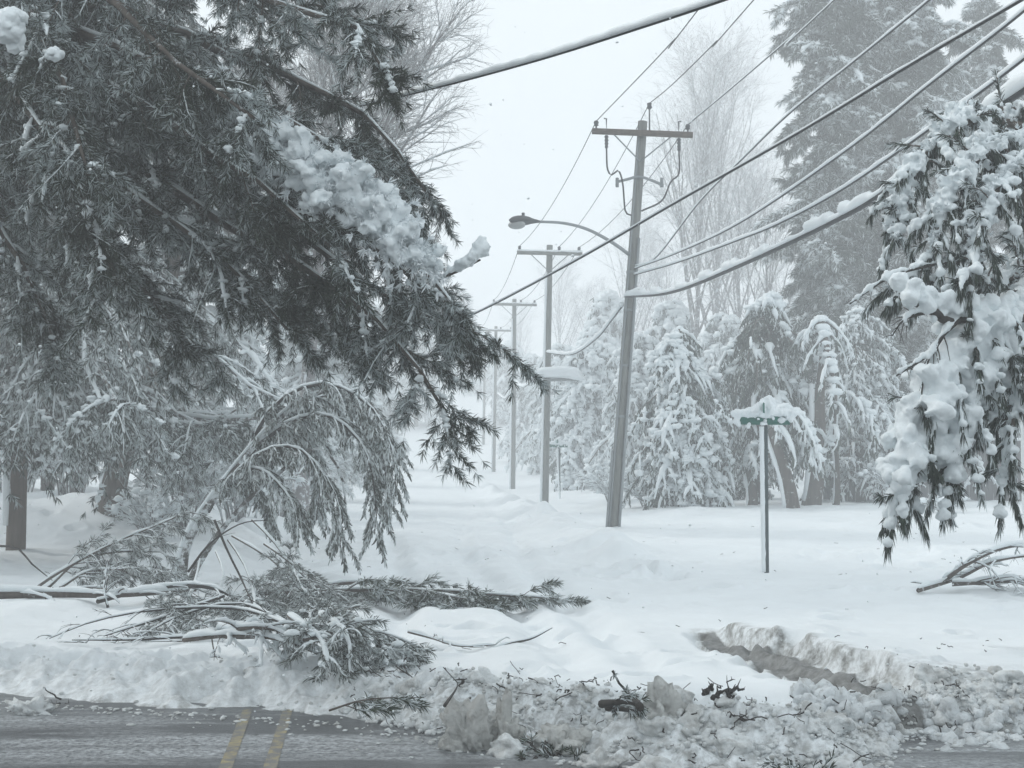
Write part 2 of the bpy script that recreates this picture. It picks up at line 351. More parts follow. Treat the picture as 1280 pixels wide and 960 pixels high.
# ------------------------------------------------------------------ terrain
EX = [-60, -30, -4.1, -1.43, .31, .95, 2.0, 2.35, 2.7, 3.6, 4.6, 6, 30, 60]
EY = [40, 25, 11.9, 11.0, 9.7, 9.15, 8.85, 9.5, 10.3, 10.4, 10.2, 8.6, -4, -20]
def edge(x): return np.interp(x, EX, EY)
RX = [[2.72, 10.2], [2.5, 11.3], [2.25, 12.6], [1.95, 14.0], [1.9, 14.6]]
def gz(x, y, fine=False):
    x = np.asarray(x, float); y = np.asarray(y, float); lat = x + .059 * y
    z = .00038 * np.clip(y - 58, 0, 1e9) ** 2; z = np.where(y > 170, .00038 * 112 ** 2 + .085 * (y - 170), z) + .0014 * np.clip(y - 112, 0, 40) ** 2 + .05 * np.clip(y - 152, 0, 80)
    z = z + .75 * sst(-4.3, -7.5, lat) * sst(29, 34, y) * (1 + fbm(x, y, 3) * .7)       # bank on the left verge
    z = z + .25 * sst(4.5, 8, lat) * sst(30, 44, y)
    z = z + .06 * sst(3.3, 4.6, lat) * sst(15, 22, y) * (1 + 1.5 * fbm(x, y, 2))
    z = z + fbm(x, y, 3.5, 3) * .09
    if fine:
        z = z + fbm(x, y, .9, 4) * .095 * sst(9, 15, y) + fbm(x, y, .22, 3) * .014
        tr = sst(60, 30, y) * sst(11, 13, y)
        for l0, wv in ((-.6, .3), (1.1, .25), (2.0, .2)):
            ll = l0 + .35 * np.sin(y * .13 + l0) ; z = z - .11 * tr * np.exp(-((lat - ll) / .2) ** 2) * (1 + fbm(x, y, .5, 3)) - .04 * tr * np.exp(-((lat - ll + 1.5) / .25) ** 2) + .012 * tr * np.exp(-((lat - ll - .3) / .12) ** 2)
        ln = sst(21, 26, y) * sst(120, 80, y); z = z + ln * (.20 * np.exp(-((lat - 3.3) / .55) ** 2) + .22 * np.exp(-((lat + 3.9) / .6) ** 2)) * (1 + 1.6 * fbm(x, y, .9, 3))
        for (cx, cy, rr, a) in ((G(750, 715)[0], G(750, 715)[1], 1.1, .10), (G(826, 718)[0], G(826, 718)[1], .5, .22), (G(650, 652)[0], G(650, 652)[1], 2.0, .12), (G(1080, 700)[0], G(1080, 700)[1], 2, .1), (G(600, 690)[0], G(600, 690)[1], 2.5, .09)):
            z = z + a * np.exp(-(((x - cx) / rr) ** 2 + ((y - cy) / rr) ** 2)) * (fbm(x, y, .45, 4) * 2)
        # gutter cut
        r = np.array(RX); xc = np.interp(y, r[:, 1], r[:, 0]); on = sst(9.6, 10.3, y) * sst(14.9, 14.2, y); wid = np.interp(y, [10, 12, 14.6], [.32, .26, .10])
        jag = fbm(x, y, .45, 3) * .14
        d = x - xc + jag * .7
        z = z - .09 * on * sst(-wid - .12, -wid + .04, d) * sst(wid + .12, wid + .05, d) + .11 * on * sst(10.4, 11.6, y) * sst(1.3, .3, d) * sst(wid, wid + .13, d) - .05 * on * sst(-1.2, -.2, d) * (d < -wid)
        z = z + .07 * on * np.exp(-((d) / .06) ** 2) * (y < 13.6)
        # plowed bank and road cut
        e = edge(x); s = y - e + fbm(x, y, .9, 3) * .25
        wdt = np.interp(x, [-5, -1.5, 0, 2, 2.4], [1.15, 1.1, .9, .9, .5])
        mid = sst(-1.6, -.3, x) * sst(4.5, 2.2, x)
        k = sst(0, 1, s / wdt); z = z * k - .31 * (1 - k)
        bm = np.exp(-((s - wdt * .9) / .65) ** 2) * sst(-.3, .25, s)
        rid = .5 - np.abs(fbm(x, y, .42, 4)) * 1.6
        z = z + bm * ((.17 + .02 * mid) * rid + (.09 + .05 * mid) * fbm(x, y, .16, 5) - .01 * mid - .03) * np.interp(x, [2.0, 2.7], [1, .45])
        z = np.where(y < -3, np.maximum(z, 0.0) * sst(-3, -6, y) - .31 * (1 - sst(-3, -6, y)), z)
    return z
def dirt_and_shade(x, y):
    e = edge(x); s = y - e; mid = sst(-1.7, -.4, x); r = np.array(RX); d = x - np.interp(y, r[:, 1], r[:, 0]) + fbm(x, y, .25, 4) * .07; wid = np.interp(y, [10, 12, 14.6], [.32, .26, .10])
    rut = sst(9.6, 10.3, y) * sst(14.9, 14.5, y) * (sst(-wid - .08, -wid + .06, d) * sst(wid + .02, wid - .06, d) * 1.9 + 1.1 * np.exp(-((d - wid - .07) / .09) ** 2))  # dark slush on the floor; grey on the cut wall is painted shade
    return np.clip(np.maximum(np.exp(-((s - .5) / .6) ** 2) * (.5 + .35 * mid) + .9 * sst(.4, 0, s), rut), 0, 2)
ys = np.r_[np.linspace(-40, 6.5, 40), np.arange(6.6, 16, .028), 16 * (62 / 16) ** np.linspace(.0008, 1, 380), 62 * (460 / 62) ** np.linspace(.01, 1, 110)]
us = np.linspace(-.5, .5, 860); ub = .5 + np.cumsum(.0012 * 1.115 ** np.arange(48)); us = np.r_[-ub[::-1], us, ub]
yy, uu = np.meshgrid(ys, us, indexing='ij'); xx = np.clip(uu * (np.maximum(yy, 6) + 2.0), -250, 250)
zz = gz(xx, yy, True)
for k in range(170):
    cy_ = 11.5 + 30 * rng.random() ** 1.5; cx_ = rng.uniform(-.36, .36) * cy_; rr = rng.uniform(.05, .16) * (1 + cy_ / 40); i0, i1_ = np.searchsorted(ys, [cy_ - 3 * rr, cy_ + 3 * rr])
    q = ((xx[i0:i1_] - cx_) ** 2 + (yy[i0:i1_] - cy_) ** 2) / rr ** 2; zz[i0:i1_] += rr * (.3 * np.exp(-((np.sqrt(q) - 1.3) / .4) ** 2) - .6 * np.exp(-q)) * (1 + fbm(xx[i0:i1_], yy[i0:i1_], rr, 2)) * .8
a = Acc(); r, c = xx.shape; idx = np.arange(r * c).reshape(r, c)
a.add(np.stack([xx, yy, zz], -1), np.stack([idx[:-1, :-1], idx[:-1, 1:], idx[1:, 1:], idx[1:, :-1]], -1).reshape(-1, 4))
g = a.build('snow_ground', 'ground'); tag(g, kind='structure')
at = g.data.attributes.new('dirt_and_shade', 'FLOAT', 'POINT')
at.data.foreach_set('value', dirt_and_shade(xx, yy).astype(np.float32).ravel()) if len(g.data.vertices) == xx.size else print('ATTR SIZE', len(g.data.vertices), xx.size)
# asphalt sheet
m, nt, b = new_mat('wet_asphalt', .3); th = math.radians(28)
n1 = noise(nt, 1.0, 7, .62, ((.3, 2.0, 1), th)); n2 = noise(nt, 26, 6, .7)
mr = N(nt, 'ShaderNodeMapRange'); nt.links.new(n1, mr.inputs[0]); mr.inputs[1].default_value = .44; mr.inputs[2].default_value = .60
mrb = N(nt, 'ShaderNodeMapRange'); nt.links.new(n2, mrb.inputs[0]); mrb.inputs[1].default_value = .35; mrb.inputs[2].default_value = .65
sl = N(nt, 'ShaderNodeMath', operation='MULTIPLY'); nt.links.new(mr.outputs[0], sl.inputs[0]); nt.links.new(mrb.outputs[0], sl.inputs[1])
asp = ramp(nt, noise(nt, 90, 3), [(.3, (.045, .05, .054)), (.7, (.095, .10, .105))])
nt.links.new(mix(nt, sl.outputs[0], asp, (.50, .53, .55)), b.inputs['Base Color'])
rr_ = N(nt, 'ShaderNodeMapRange'); nt.links.new(n1, rr_.inputs[0]); rr_.inputs[3].default_value = .2; rr_.inputs[4].default_value = .6
nt.links.new(rr_.outputs[0], b.inputs['Roughness']); b.inputs['Specular IOR Level'].default_value = .5
bump(nt, b, n2, .5, .012); M['asphalt'] = m
a = Acc(); X = np.linspace(-55, 40, 120); e = edge(X) + 1.0
V = np.concatenate([np.stack([X, e, 0 * X - .255], -1), np.stack([X, e - 17, 0 * X - .255], -1)]); i = np.arange(len(X) - 1)
a.add(V, np.stack([i + len(X), i + len(X) + 1, i + 1, i], -1)); tag(a.build('road', 'asphalt'), kind='structure')
m, nt, b = new_mat('worn_yellow_paint', .45)
mr = N(nt, 'ShaderNodeMapRange'); nt.links.new(noise(nt, 11, 7, .7), mr.inputs[0]); mr.inputs[1].default_value = .36; mr.inputs[2].default_value = .54
nt.links.new(mix(nt, mr.outputs[0], (.36, .30, .15), (.17, .17, .165)), b.inputs['Base Color']); M['paint'] = m
a = Acc()
for x0, x1 in ((302, 270), (352, 328)):
    p = [G(x0 + 8 + dx, 886, -.251) for dx in (-6, 6)] + [G(x1 + dx * 1.2, 990, -.251) for dx in (8, -8)]
    a.add(np.array(p), [(0, 3, 2, 1)])
tag(a.build('road_marking', 'paint'), kind='structure')

# ------------------------------------------------------------------ plowed bank clods
def bank_pts(n, x0, x1, thr):
    x = rng.uniform(x0, x1, n); q = rng.normal(.66, .34, n); mid = sst(-1.6, -.2, x); kp = (rng.random(n) < .04 + .96 * mid) & (fbm(x, q * 2, .5, 3) > thr)
    x = x[kp]; q = np.clip(q[kp], -.2, 2.0); q = q * np.interp(x, [2.1, 2.6], [1, .55]); return x, edge(x) + q
a = Acc(); x, y = bank_pts(3000, -2.2, 4.6, .02); u = rng.random(len(x)); sz = np.where(u < .022, .07 + .05 * rng.random(len(x)), np.where(u < .13, .032 + .03 * rng.random(len(x)), .009 + .014 * rng.random(len(x)))); zc = np.maximum(gz(x, y, True), -.25); sz = sz * np.interp(x, [2.1, 2.7], [1, .7])
for lo, hi, sub, jt in ((.065, 1, 3, .16), (.027, .065, 2, .2), (0, .027, 1, .2)):
    k = (sz >= lo) & (sz < hi); blobs(a, np.stack([x, y, zc + sz * .12], -1)[k], np.stack([sz * 1.2, sz, sz * .8], -1)[k], sub, 0 if sub == 3 else jt)
    if sub == 3:
        V = a.V[-1]; c_ = V.reshape(k.sum(), -1, 3).mean(1, keepdims=True).repeat(V.reshape(k.sum(), -1, 3).shape[1], 1).reshape(-1, 3); n1_ = fbm(V[:, 0] + V[:, 2] * .8, V[:, 1] + V[:, 2], .09, 4); a.V[-1] = c_ + (V - c_) * (1 + .75 * n1_)[:, None]
tag(a.build('plowed_snow', 'clod', remesh=.010, smooth_it=1), 'crumbled heap of plowed snow along the edge of the wet road', kind='stuff')
a = Acc(); x, y = bank_pts(6000, -6.5, 6.5, -.3); sz = .005 + .016 * rng.random(len(x)) ** 2; zc = np.maximum(gz(x, y, True), -.25)
blobs(a, np.stack([x, y, zc + sz * .2 + .03 * rng.random(len(x)) * (x > -1.5)], -1), np.stack([sz * 1.2, sz, sz * .8], -1), 1, .15)
n = 700; x = rng.uniform(-6, 6, n); y = edge(x) - rng.exponential(.16, n); sz = .005 + .014 * rng.random(n) ** 2
blobs(a, np.stack([x, y, sz * .3 - .255], -1), np.stack([sz * 1.6, sz * 1.2, sz * .6], -1), 1, .15)
tag(a.build('snow_clods', 'clod'), 'loose clods and slush crumbs of plowed snow along the edge of the wet road', kind='stuff')
a = Acc(); n = 260; x = rng.uniform(2.0, 3.6, n); y = rng.normal(10.35, .22, n) - (x - 2.6) * .1; sz = .02 + .06 * rng.random(n) ** 2
blobs(a, np.stack([x, y, gz(x, y, True) + sz * .3], -1), sz * 1.0, 1, .25)
tag(a.build('snow_crumble', 'white_clod'), 'white crumbled snow heaped where the gutter cut meets the plowed bank', kind='stuff')
CH = [(585, 885, .17, .20, 'dirty grey snow chunk left of the upright chunk, dark twig poking above it', 'chunk'), (632, 882, .10, .19, 'upright dirty snow chunk with a peaked top in the plowed bank', 'chunk'),
      (700, 888, .14, .10, 'low grey snow lump between the peaked chunk and the black branch debris', 'chunk'), (828, 888, .12, .15, 'blocky grey snow chunk just right of the black broken branch', 'chunk'),
      (848, 935, .12, .09, 'rounded beige snow lump at the bottom edge below the blocky chunk', 'chunk'), (905, 935, .13, .10, 'snow lump between the rounded beige lump and the tilted wedge', 'clod'),
      (1070, 930, .13, .11, 'tilted white wedge of snow on dark slush at lower right', 'white_clod'), (750, 905, .12, .08, 'flat snow lump in front of the black branch debris', 'clod'),
      (1010, 880, .11, .07, 'small pale snow lump at the near end of the gutter cut', 'white_clod'), (42, 845, .16, .09, 'grey snow lump at the far left of the road edge', 'clod')]
for px, py, r_, h_, lab, mt_ in CH:
    p = G(px, py + 12, -.05); a = Acc(); v, f = ICO[3]
    r_ = r_ * 1.1; h_ = h_ * 1.15; q = v * [r_, r_ * .8, h_]; nn = fbm(v[:, 0] * 2 + px, v[:, 1] * 2 + v[:, 2] * 1.7, 1.0, 4); n2 = fbm(v[:, 2] * 3 + px, v[:, 0] * 3 - v[:, 1], .7, 3)
    q = q * (1 + .6 * nn + .5 * n2 + .5 * fbm(v[:, 0] * 3 + v[:, 2] * 2 + px, v[:, 1] * 3 - v[:, 2] * 2, .35, 4))[:, None]; p[2] = float(gz(p[0], p[1], True)) ; a.add(q + [p[0], p[1], p[2] + h_ * .45], f)
    tag(a.build('snow_chunk', mt_, origin=p), lab, 'snow chunk', 'large chunks of plowed snow in the roadside bank')

a = Acc(); n = 420; y = 11 + 26 * rng.random(n) ** 1.6; x = rng.uniform(-.36, .36, n) * y; k = fbm(x, y, 1.8, 3) + .1 * (x < -.5) > .12; x, y = x[k], y[k]; n = len(x); L = .02 + .07 * rng.random((n, 1, 1)); az = rng.random(n) * 6.28
D = np.stack([np.cos(az), np.sin(az), .15 * rng.random(n)], -1)[:, None]; s_ = np.linspace(0, 1, 4)[None, :, None]
B = np.stack([x, y, gz(x, y, True) + .008], -1)[:, None] + D * L * s_ + np.cumsum(rng.standard_normal((n, 4, 3)) * .006, 1); tubes(a, B, np.full((n, 4), .0035), 4)
n = 240; x = rng.uniform(-1.3, 3.3, n); q = rng.normal(.75, .4, n) * np.interp(x, [2.1, 2.7], [1, .5]); y = edge(x) + q; L = .02 + .12 * rng.random((n, 1, 1)) ** 2; az = rng.random(n) * 6.28
D = np.stack([np.cos(az), np.sin(az), .9 * rng.random(n) - .2], -1)[:, None]; B = np.stack([x, y, np.maximum(gz(x, y, True), -.25) + .03 + .03 * rng.random(n)], -1)[:, None] + D * L * s_ + np.cumsum(rng.standard_normal((n, 4, 3)) * .01, 1); tubes(a, B, np.full((n, 4), .0035) * (.6 + rng.random((n, 1))), 4)
tag(a.build('twig_litter', 'twig'), 'tiny dark twigs and needles scattered over the snow', kind='stuff')
# ------------------------------------------------------------------ utility poles
PD = 35.0
pole_sites = []
def utility_pole(px0, py0, px1, py1, Y, label, detail):
    b = P(px0, py0, Y); t = P(px1, py1, Y + .1); t[1] = Y
    b2 = b.copy(); b2[2] = float(gz(b[0], b[1])) - .4; b2 = b + (b - t) * ((b[2] - b2[2]) / (t[2] - b[2]))
    root = thing('utility_pole', b2, label, 'utility pole', 'wooden utility poles along the street')
    a = Acc(); tt = np.linspace(0, 1, 12)[:, None]; tubes(a, b2 + (t - b2) * tt, np.linspace(.135, .112, 12), 16); a.build('pole_shaft', 'pole', root)
    ax = nrm(t - b2); ar = nrm(np.array([1, 0, -.04 if detail else -.02])); fwd = np.array([0, 1.0, 0])
    c = t - ax * .32 - fwd * .17; HW = 1.2
    a = Acc(); R3 = np.stack([ar, fwd, np.cross(ar, fwd)], 1); box(a, c, (2 * HW, .1, .13), bev=.01, R=R3); a.build('crossarm', 'pole' if not detail else 'trunk', root)
    for s_ in (-1, 1):
        a = Acc(); tubes(a, np.array([c + ar * s_ * .68 - Z * .06, t - ax * 1.0 - fwd * .14]), [.018, .018], 5); a.build('brace', 'metal', root)
    ins = []
    for k, s_ in enumerate((-1.1, .12 if detail else .35, 1.08)):
        q = c + ar * s_
        if detail and k == 1:
            a = Acc(); q = t + ar * .16; tubes(a, np.array([q - Z * .35, q + Z * .32]), [.022, .02], 6); tubes(a, np.array([q + Z * .3, q + Z * .34, q + Z * .38, q + Z * .44, q + Z * .46]), [.03, .07, .05, .06, .02], 10); top = q + Z * .44
        else:
            a = Acc(); tubes(a, np.array([q + Z * .05, q + Z * .12, q + Z * .14, q + Z * .17, q + Z * .2, q + Z * .24, q + Z * .26]), [.02, .02, .06, .045, .065, .05, .02], 10); top = q + Z * .24
        a.build('insulator', 'dark', root); ins.append(top)
    if detail:
        for s_ in (-1, 1):
            q = c + ar * s_ * .86 - fwd * .06
            a = Acc(); tubes(a, np.array([q + ar * s_ * .06 + Z * .3, q + Z * .3, q - Z * .06, q - Z * .12]), [.02, .02, .02, .02], 6)
            zz_ = np.linspace(-.1, -.42, 9); tubes(a, q + np.stack([0 * zz_, 0 * zz_, zz_], -1), np.array([.03, .055, .03, .055, .03, .05, .03, .045, .02]), 8); a.build('fuse_cutout', 'dark', root)
            j = np.array([q - Z * .42, q + [-.02 * s_, 0, -.9], q + [-.12 * s_, 0, -1.05], q + [-.28 * s_, 0, -.95], q + [-.38 * s_, 0, -1.25], q + [-.44 * s_, 0, -1.9], b2 + (t - b2) * .775 + [s_ * .12, -.05, 0]]) if s_ < 0 else \
                np.array([q - Z * .42, q + [.01, 0, -.8], q + [-.03, 0, -1.0], q + [-.2, 0, -1.15], q + [-.42, 0, -1.6], b2 + (t - b2) * .785 + [s_ * .12, -.05, 0]])
            a = Acc(); tubes(a, spline(j, 26), np.full(26, .022), 6); a.build('jumper_wire', 'cable', root)
        q = b2 + (t - b2) * .86 - fwd * .15
        a = Acc(); tubes(a, spline([q + [-.55, 0, -.08], q + [-.3, 0, -.02], q + [0, 0, .05], q + [.3, 0, -.04], q + [.58, 0, -.16]], 14), np.full(14, .035), 6)
        for s_ in (-.52, .54): tubes(a, np.array([q + [s_, 0, -.2], q + [s_, 0, .02]]), [.04, .04], 8)
        a.build('bracket_arm', 'metal', root)
        # risers up the shaft
        for s_, k0, k1, rr in ((-.10, .0, .98, .025), (.13, .0, .72, .035), (-.155, 0, .22, .03)):
            a = Acc(); tt = np.linspace(k0 + .001, k1, 8)[:, None]; rad = np.interp(tt[:, 0], [0, 1], [1.05, .72])
            pp = b2 + (t - b2) * tt; pp[:, 0] += s_ * rad; pp[:, 1] -= .12 * rad; tubes(a, pp, np.full(8, rr), 8); a.build('conduit', 'metal', root)
        for f_ in (.3, .42, .55, .64):
            a = Acc(); q = b2 + (t - b2) * f_; tubes(a, np.array([q - ax * .03, q + ax * .03]), np.full(2, .133), 14); a.build('band', 'metal', root)
        a = Acc(); tt = np.linspace(.03, .6, 12)[:, None]; pp = b2 + (t - b2) * tt + [.15, -.06, 0]; tubes(a, pp - [.03, 0, 0], .03 + .02 * rng.random(12), 6); a.build('snow', 'snow', root)
    else:
        a = Acc(); pp = c + ar * np.linspace(-HW, HW, 14)[:, None] + Z * .07; tubes(a, pp, .05 + .02 * rng.random(14), 6); a.build('snow', 'snow', root)
        a = Acc(); tt = np.linspace(.03, .9, 14)[:, None]; rad = np.interp(tt[:, 0], [0, 1], [.15, .1]); pp = b2 + (t - b2) * tt; pp[:, 0] -= rad; pp[:, 1] -= .05; tubes(a, pp, .05 + .015 * rng.random(14), 6); a.build('snow', 'snow', root)
    return root, b2, t, ins, c, ar
p1 = utility_pole(766, 665, 803, 153, PD, 'nearest tall leaning utility pole carrying the street lamp and fuse cutouts', True)
p2 = utility_pole(681, 636, 687, 307, 54, 'second utility pole with a slab of snow halfway up, behind the leaning pole', False)
p3 = utility_pole(641, 611, 643, 374, 79, 'third utility pole, half hidden by the pine bough tip', False)
p4 = utility_pole(617, 594, 620, 408, 106, 'fourth hazy utility pole left of the third', False)
p5 = utility_pole(604, 582, 606, 432, 136, 'farthest faint utility pole almost lost in the snowfall', False)
# street lamp
q = P(786, 318, PD - .1); root = thing('street_lamp', q, 'grey cobra head street lamp on a curved arm fixed to the leaning pole', 'street lamp')
pts = [P(x_, y_, PD - d_) for x_, y_, d_ in ((786, 318, .1), (765, 303, .4), (735, 287, .9), (705, 279, 1.4), (672, 277, 1.9))]
a = Acc(); tubes(a, spline(pts, 20), np.linspace(.045, .03, 20), 8); a.build('lamp_arm', 'metal', root)
a = Acc(); h0 = P(674, 278, PD - 1.9); h1 = P(638, 276, PD - 2.5); tt = np.linspace(0, 1, 10)[:, None]; tubes(a, h0 + (h1 - h0) * tt + Z * .02, np.array([.04, .07, .09, .12, .16, .18, .18, .17, .13, .05]), 14, .62); a.build('lamp_head', 'dark', root)
a = Acc(); c_ = P(646, 281, PD - 2.38); blobs(a, [c_], [[.2, .13, .1]], 2, .0); a.build('lamp_lens', 'lens', root)
a = Acc(); c_ = P(654, 271, PD - 2.25); tubes(a, np.array([c_, c_ + Z * .09]), [.035, .035], 8); a.build('photocell', 'dark', root)
# shelf of snow on second pole
q = p2[1] + (p2[2] - p2[1]) * .51; q[1] -= .2; root = thing('equipment_shelf', q, 'equipment shelf on the second utility pole under a thick white slab of snow', 'pole shelf')
a = Acc(); box(a, q + [.5, -.1, -.12], (1.35, .55, .06), bev=.02); a.build('shelf', 'metal', root)
a = Acc(); v, f = ICO[3]; vv = np.sign(v) * np.abs(v) ** .55; vv[:, 2] = np.where(vv[:, 2] < 0, vv[:, 2] * .35, vv[:, 2]); vv = vv * [.82, .42, .34] * (1 + .08 * np.sin(v[:, :1] * 5)); vv[:, 0] += .15 * (vv[:, 2] < .05); vv[:, 2] -= .12 * vv[:, 0] * (vv[:, 0] > .2)
a.add(vv + q + [.5, -.1, .05], f); a.build('snow', 'snow', root)

# ------------------------------------------------------------------ wires
def wire(pts, r, label, snow=0., K=60, group='overhead wires', clump=0.):
    c = spline(pts, K); root = thing('overhead_wire', c[0], label, 'wire', group)
    a = Acc(); tubes(a, c, np.full(K, r), 6); a.build('cable', 'cable', root)
    if snow:
        a = Acc(); c2 = spline(pts, K * 4); s_ = np.arange(K * 4); v = vnoise(s_ * .22, s_ * 0 + pts[0][0] * 7) + .5; rr = snow * (.75 + .35 * v + clump * (vnoise(s_ * .07, s_ * 0 + 3.3) > .12) * (.5 + v))
        tubes(a, c2 + Z * (rr[:, None] * .85 + r * .3), rr, 8, .95); a.build('snow', 'snow', root)
    return root
def toward(px_pts, x0, s=.1, y0=PD):
    out = []
    for px, py in px_pts:
        u = (px - 640) / F; Y = (x0 + y0 * s) / (u + s); out.append(P(px, py, min(Y, y0)))
    return out
def span(a_, b_, sag, n=9):
    t = np.linspace(0, 1, n)[:, None]; return a_ + (b_ - a_) * t - Z * sag * 4 * t * (1 - t)
i1, i2, i3, i4, i5 = p1[3], p2[3], p3[3], p4[3], p5[3]
def prim(st, mids, x0, label, snow=0):
    m_ = toward(mids, x0); last = m_[-1]; prev = m_[-2]; d = nrm(last - prev); ext = last + d * (last[1] + 6) / -d[1] * 1.0; ext[2] = last[2] + (ext[2] - last[2]) * .3
    return wire([st] + m_ + [ext], .011, label, snow, 70)
prim(i1[0], [(800, 95), (842, 50), (882, 0)], i1[0][0], 'thin wire rising from the left insulator of the leaning pole')
prim(i1[1], [(840, 106), (895, 52), (942, 0)], i1[1][0], 'thin wire rising from the pin at the very top of the leaning pole')
prim(i1[2], [(915, 110), (991, 45), (1043, 0)], i1[2][0], 'thin frosted wire rising from the right insulator of the leaning pole', .016)
for k, nm in enumerate(('left', 'middle', 'right')):
    for aa, bb, s1 in ((i1, i2, 'first and second'), (i2, i3, 'second and third'), (i3, i4, 'third and fourth')):
        wire(span(aa[k], bb[k], .35), .011 if aa is i1 else .013, f'{nm} thin wire between the {s1} utility poles', 0, 30)
xr = P(797, 336, PD)[0]
pt = p1[1] + (p1[2] - p1[1])
wire([P(793, 333, PD)] + toward([(820, 322), (875, 276), (930, 185 + 0), (1060, 84), (1162, 0)], xr)[:1] + toward([(875, 252), (930, 197), (988, 141), (1070, 75), (1162, 0), (1230, -62)], xr), .012, 'upper frosted wire from the leaning pole crossing high over the tall evergreen', .022)
wire([P(793, 336, PD)] + toward([(847, 316), (926, 278), (1053, 192), (1163, 105), (1280, 14), (1380, -75)], xr), .014, 'second frosted wire from the leaning pole, below the straight black cable', .03)
wire([P(792, 344, PD)] + toward([(847, 328), (926, 299), (977, 278), (1053, 237), (1163, 161), (1280, 74), (1380, -10)], xr), .015, 'third frosted wire from the leaning pole, just above the thick cable', .035)
wire([P(782, 371, PD)] + toward([(840, 365), (929, 330), (1067, 264), (1132, 218), (1200, 165), (1280, 113), (1390, 35)], P(782, 371, PD)[0]), .035, 'thick cable with broken lumps of snow leaving the leaning pole to the right', .05, 90, clump=.7)
def straight(p0, y0, p1_, y1, mids, ext=()):
    out = []
    L = [p0] + mids + [p1_]
    for px, py in L:
        f = (px - p0[0]) / (p1_[0] - p0[0]); out.append(P(px, py, 1 / ((1 - f) / y0 + f / y1)))
    return out
wire(straight((560, 408), 26, (1340, -38), 11, [(626, 376), (730, 320), (840, 256), (1000, 165), (1140, 80), (1277, 0)]), .014, 'straight black cable with a thin snow ridge passing in front of the leaning pole', .017)
wire(straight((380, 148), 15, (1010, -38), 7.5, [(462, 130), (560, 106), (680, 73), (800, 35), (905, 0)]), .009, 'nearest cable topped by a thick roll of snow, crossing the upper sky from the pine', .03, group='overhead wires')
wire([P(777, 384, PD), P(765, 400, 37), P(745, 424, 42), P(715, 443, 48), P(684, 441, 54)], .02, 'snow coated slack cable sagging from the leaning pole to the second pole', .07)
wire([P(684, 441, 54), P(670, 468, 60), P(655, 484, 68), P(643, 477, 79)], .02, 'snow coated slack cable sagging from the second pole to the third pole', .09)
wire([P(643, 477, 79), P(632, 498, 92), P(622, 492, 106)], .02, 'faint slack cable from the third pole to the fourth pole', .08)

# ------------------------------------------------------------------ street signs
def street_sign(px, py, top, Y, label, sc=1.0):
    b = P(px, py, Y); t = P(px - 3, top, Y); H = t[2] - b[2]
    root = thing('street_sign', b - Z * .2, label, 'street sign', 'street name signs on posts')
    a = Acc(); box(a, (b + t) / 2 - [0, 0, .1], (.065 * sc, .06 * sc, H + .2), bev=.012); a.build('post', 'post', root)
    a = Acc(); n_ = 24; pp = b + (t - b) * np.linspace(0.0, 1, n_)[:, None]; pp[:, 0] -= .045 * sc; tubes(a, pp, (.036 + .006 * rng.random(n_)) * sc, 8); a.build('snow', 'snow', root)
    a = Acc(); box(a, t + [0, 0, .10], (.78 * sc, .012, .15 * sc), rz=.12, bev=.003); s1 = a.build('sign_blade', 'green', root)
    a = Acc(); box(a, t + [0, 0, .27 * sc], (.70 * sc, .012, .15 * sc), rz=1.35, bev=.003); a.build('sign_blade', 'green', root)
    a = Acc(); box(a, t + [0, 0, 0], (.07, .05, .06)); box(a, t + [0, 0, .185], (.05, .05, .03)); a.build('bracket', 'dark', root)
    a = Acc(); n_ = 26; xs = np.linspace(-.44, .44, n_); h = np.interp(xs, [-.44, -.35, -.15, -.02, .06, .12, .3, .42, .44], [.03, .04, .08, .22, .26, .05, .05, .04, .02])
    c2, s2 = math.cos(.12), math.sin(.12)
    for j in range(n_): pass
    cc = np.stack([xs * c2, xs * s2, .18 + h * .45], -1) * sc + t; rr = (h * .55 + .02) * sc
    blobs(a, cc, np.stack([rr * 0 + .05 * sc, .085 * sc + rr * .3, h * .55 * sc + .035], -1), 2, .04)
    blobs(a, t + np.array([(-.42, -.04, .10), (-.40, -.04, .04), (.40, .04, .13), (-.25, -.02, .02)]) * sc, np.array([[.05, .05, .08], [.04, .04, .06], [.05, .05, .09], [.05, .03, .05]]) * sc, 2, .1)
    a.build('snow', 'snow', root, remesh=.012 if sc == 1 and Y < 30 else None)
    # snow stuck across the blade face
    a = Acc(); blobs(a, t + np.array([(.0, -.02, .085), (-.1, -.035, .11), (.12, -.008, .12), (.25, .005, .09), (.33, .015, .13), (-.02, -.02, .04)]) * sc, np.array([[.07, .02, .03], [.08, .02, .015], [.07, .02, .03], [.07, .02, .04], [.05, .02, .04], [.06, .02, .03]]) * sc, 1, .2); a.build('stuck_snow', 'snow', root)
street_sign(959, 715, 533, 22.2, 'green street name sign with a snow peak on its post, near the right verge')
street_sign(701, 625, 560, 60, 'small distant street sign just right of the second utility pole')

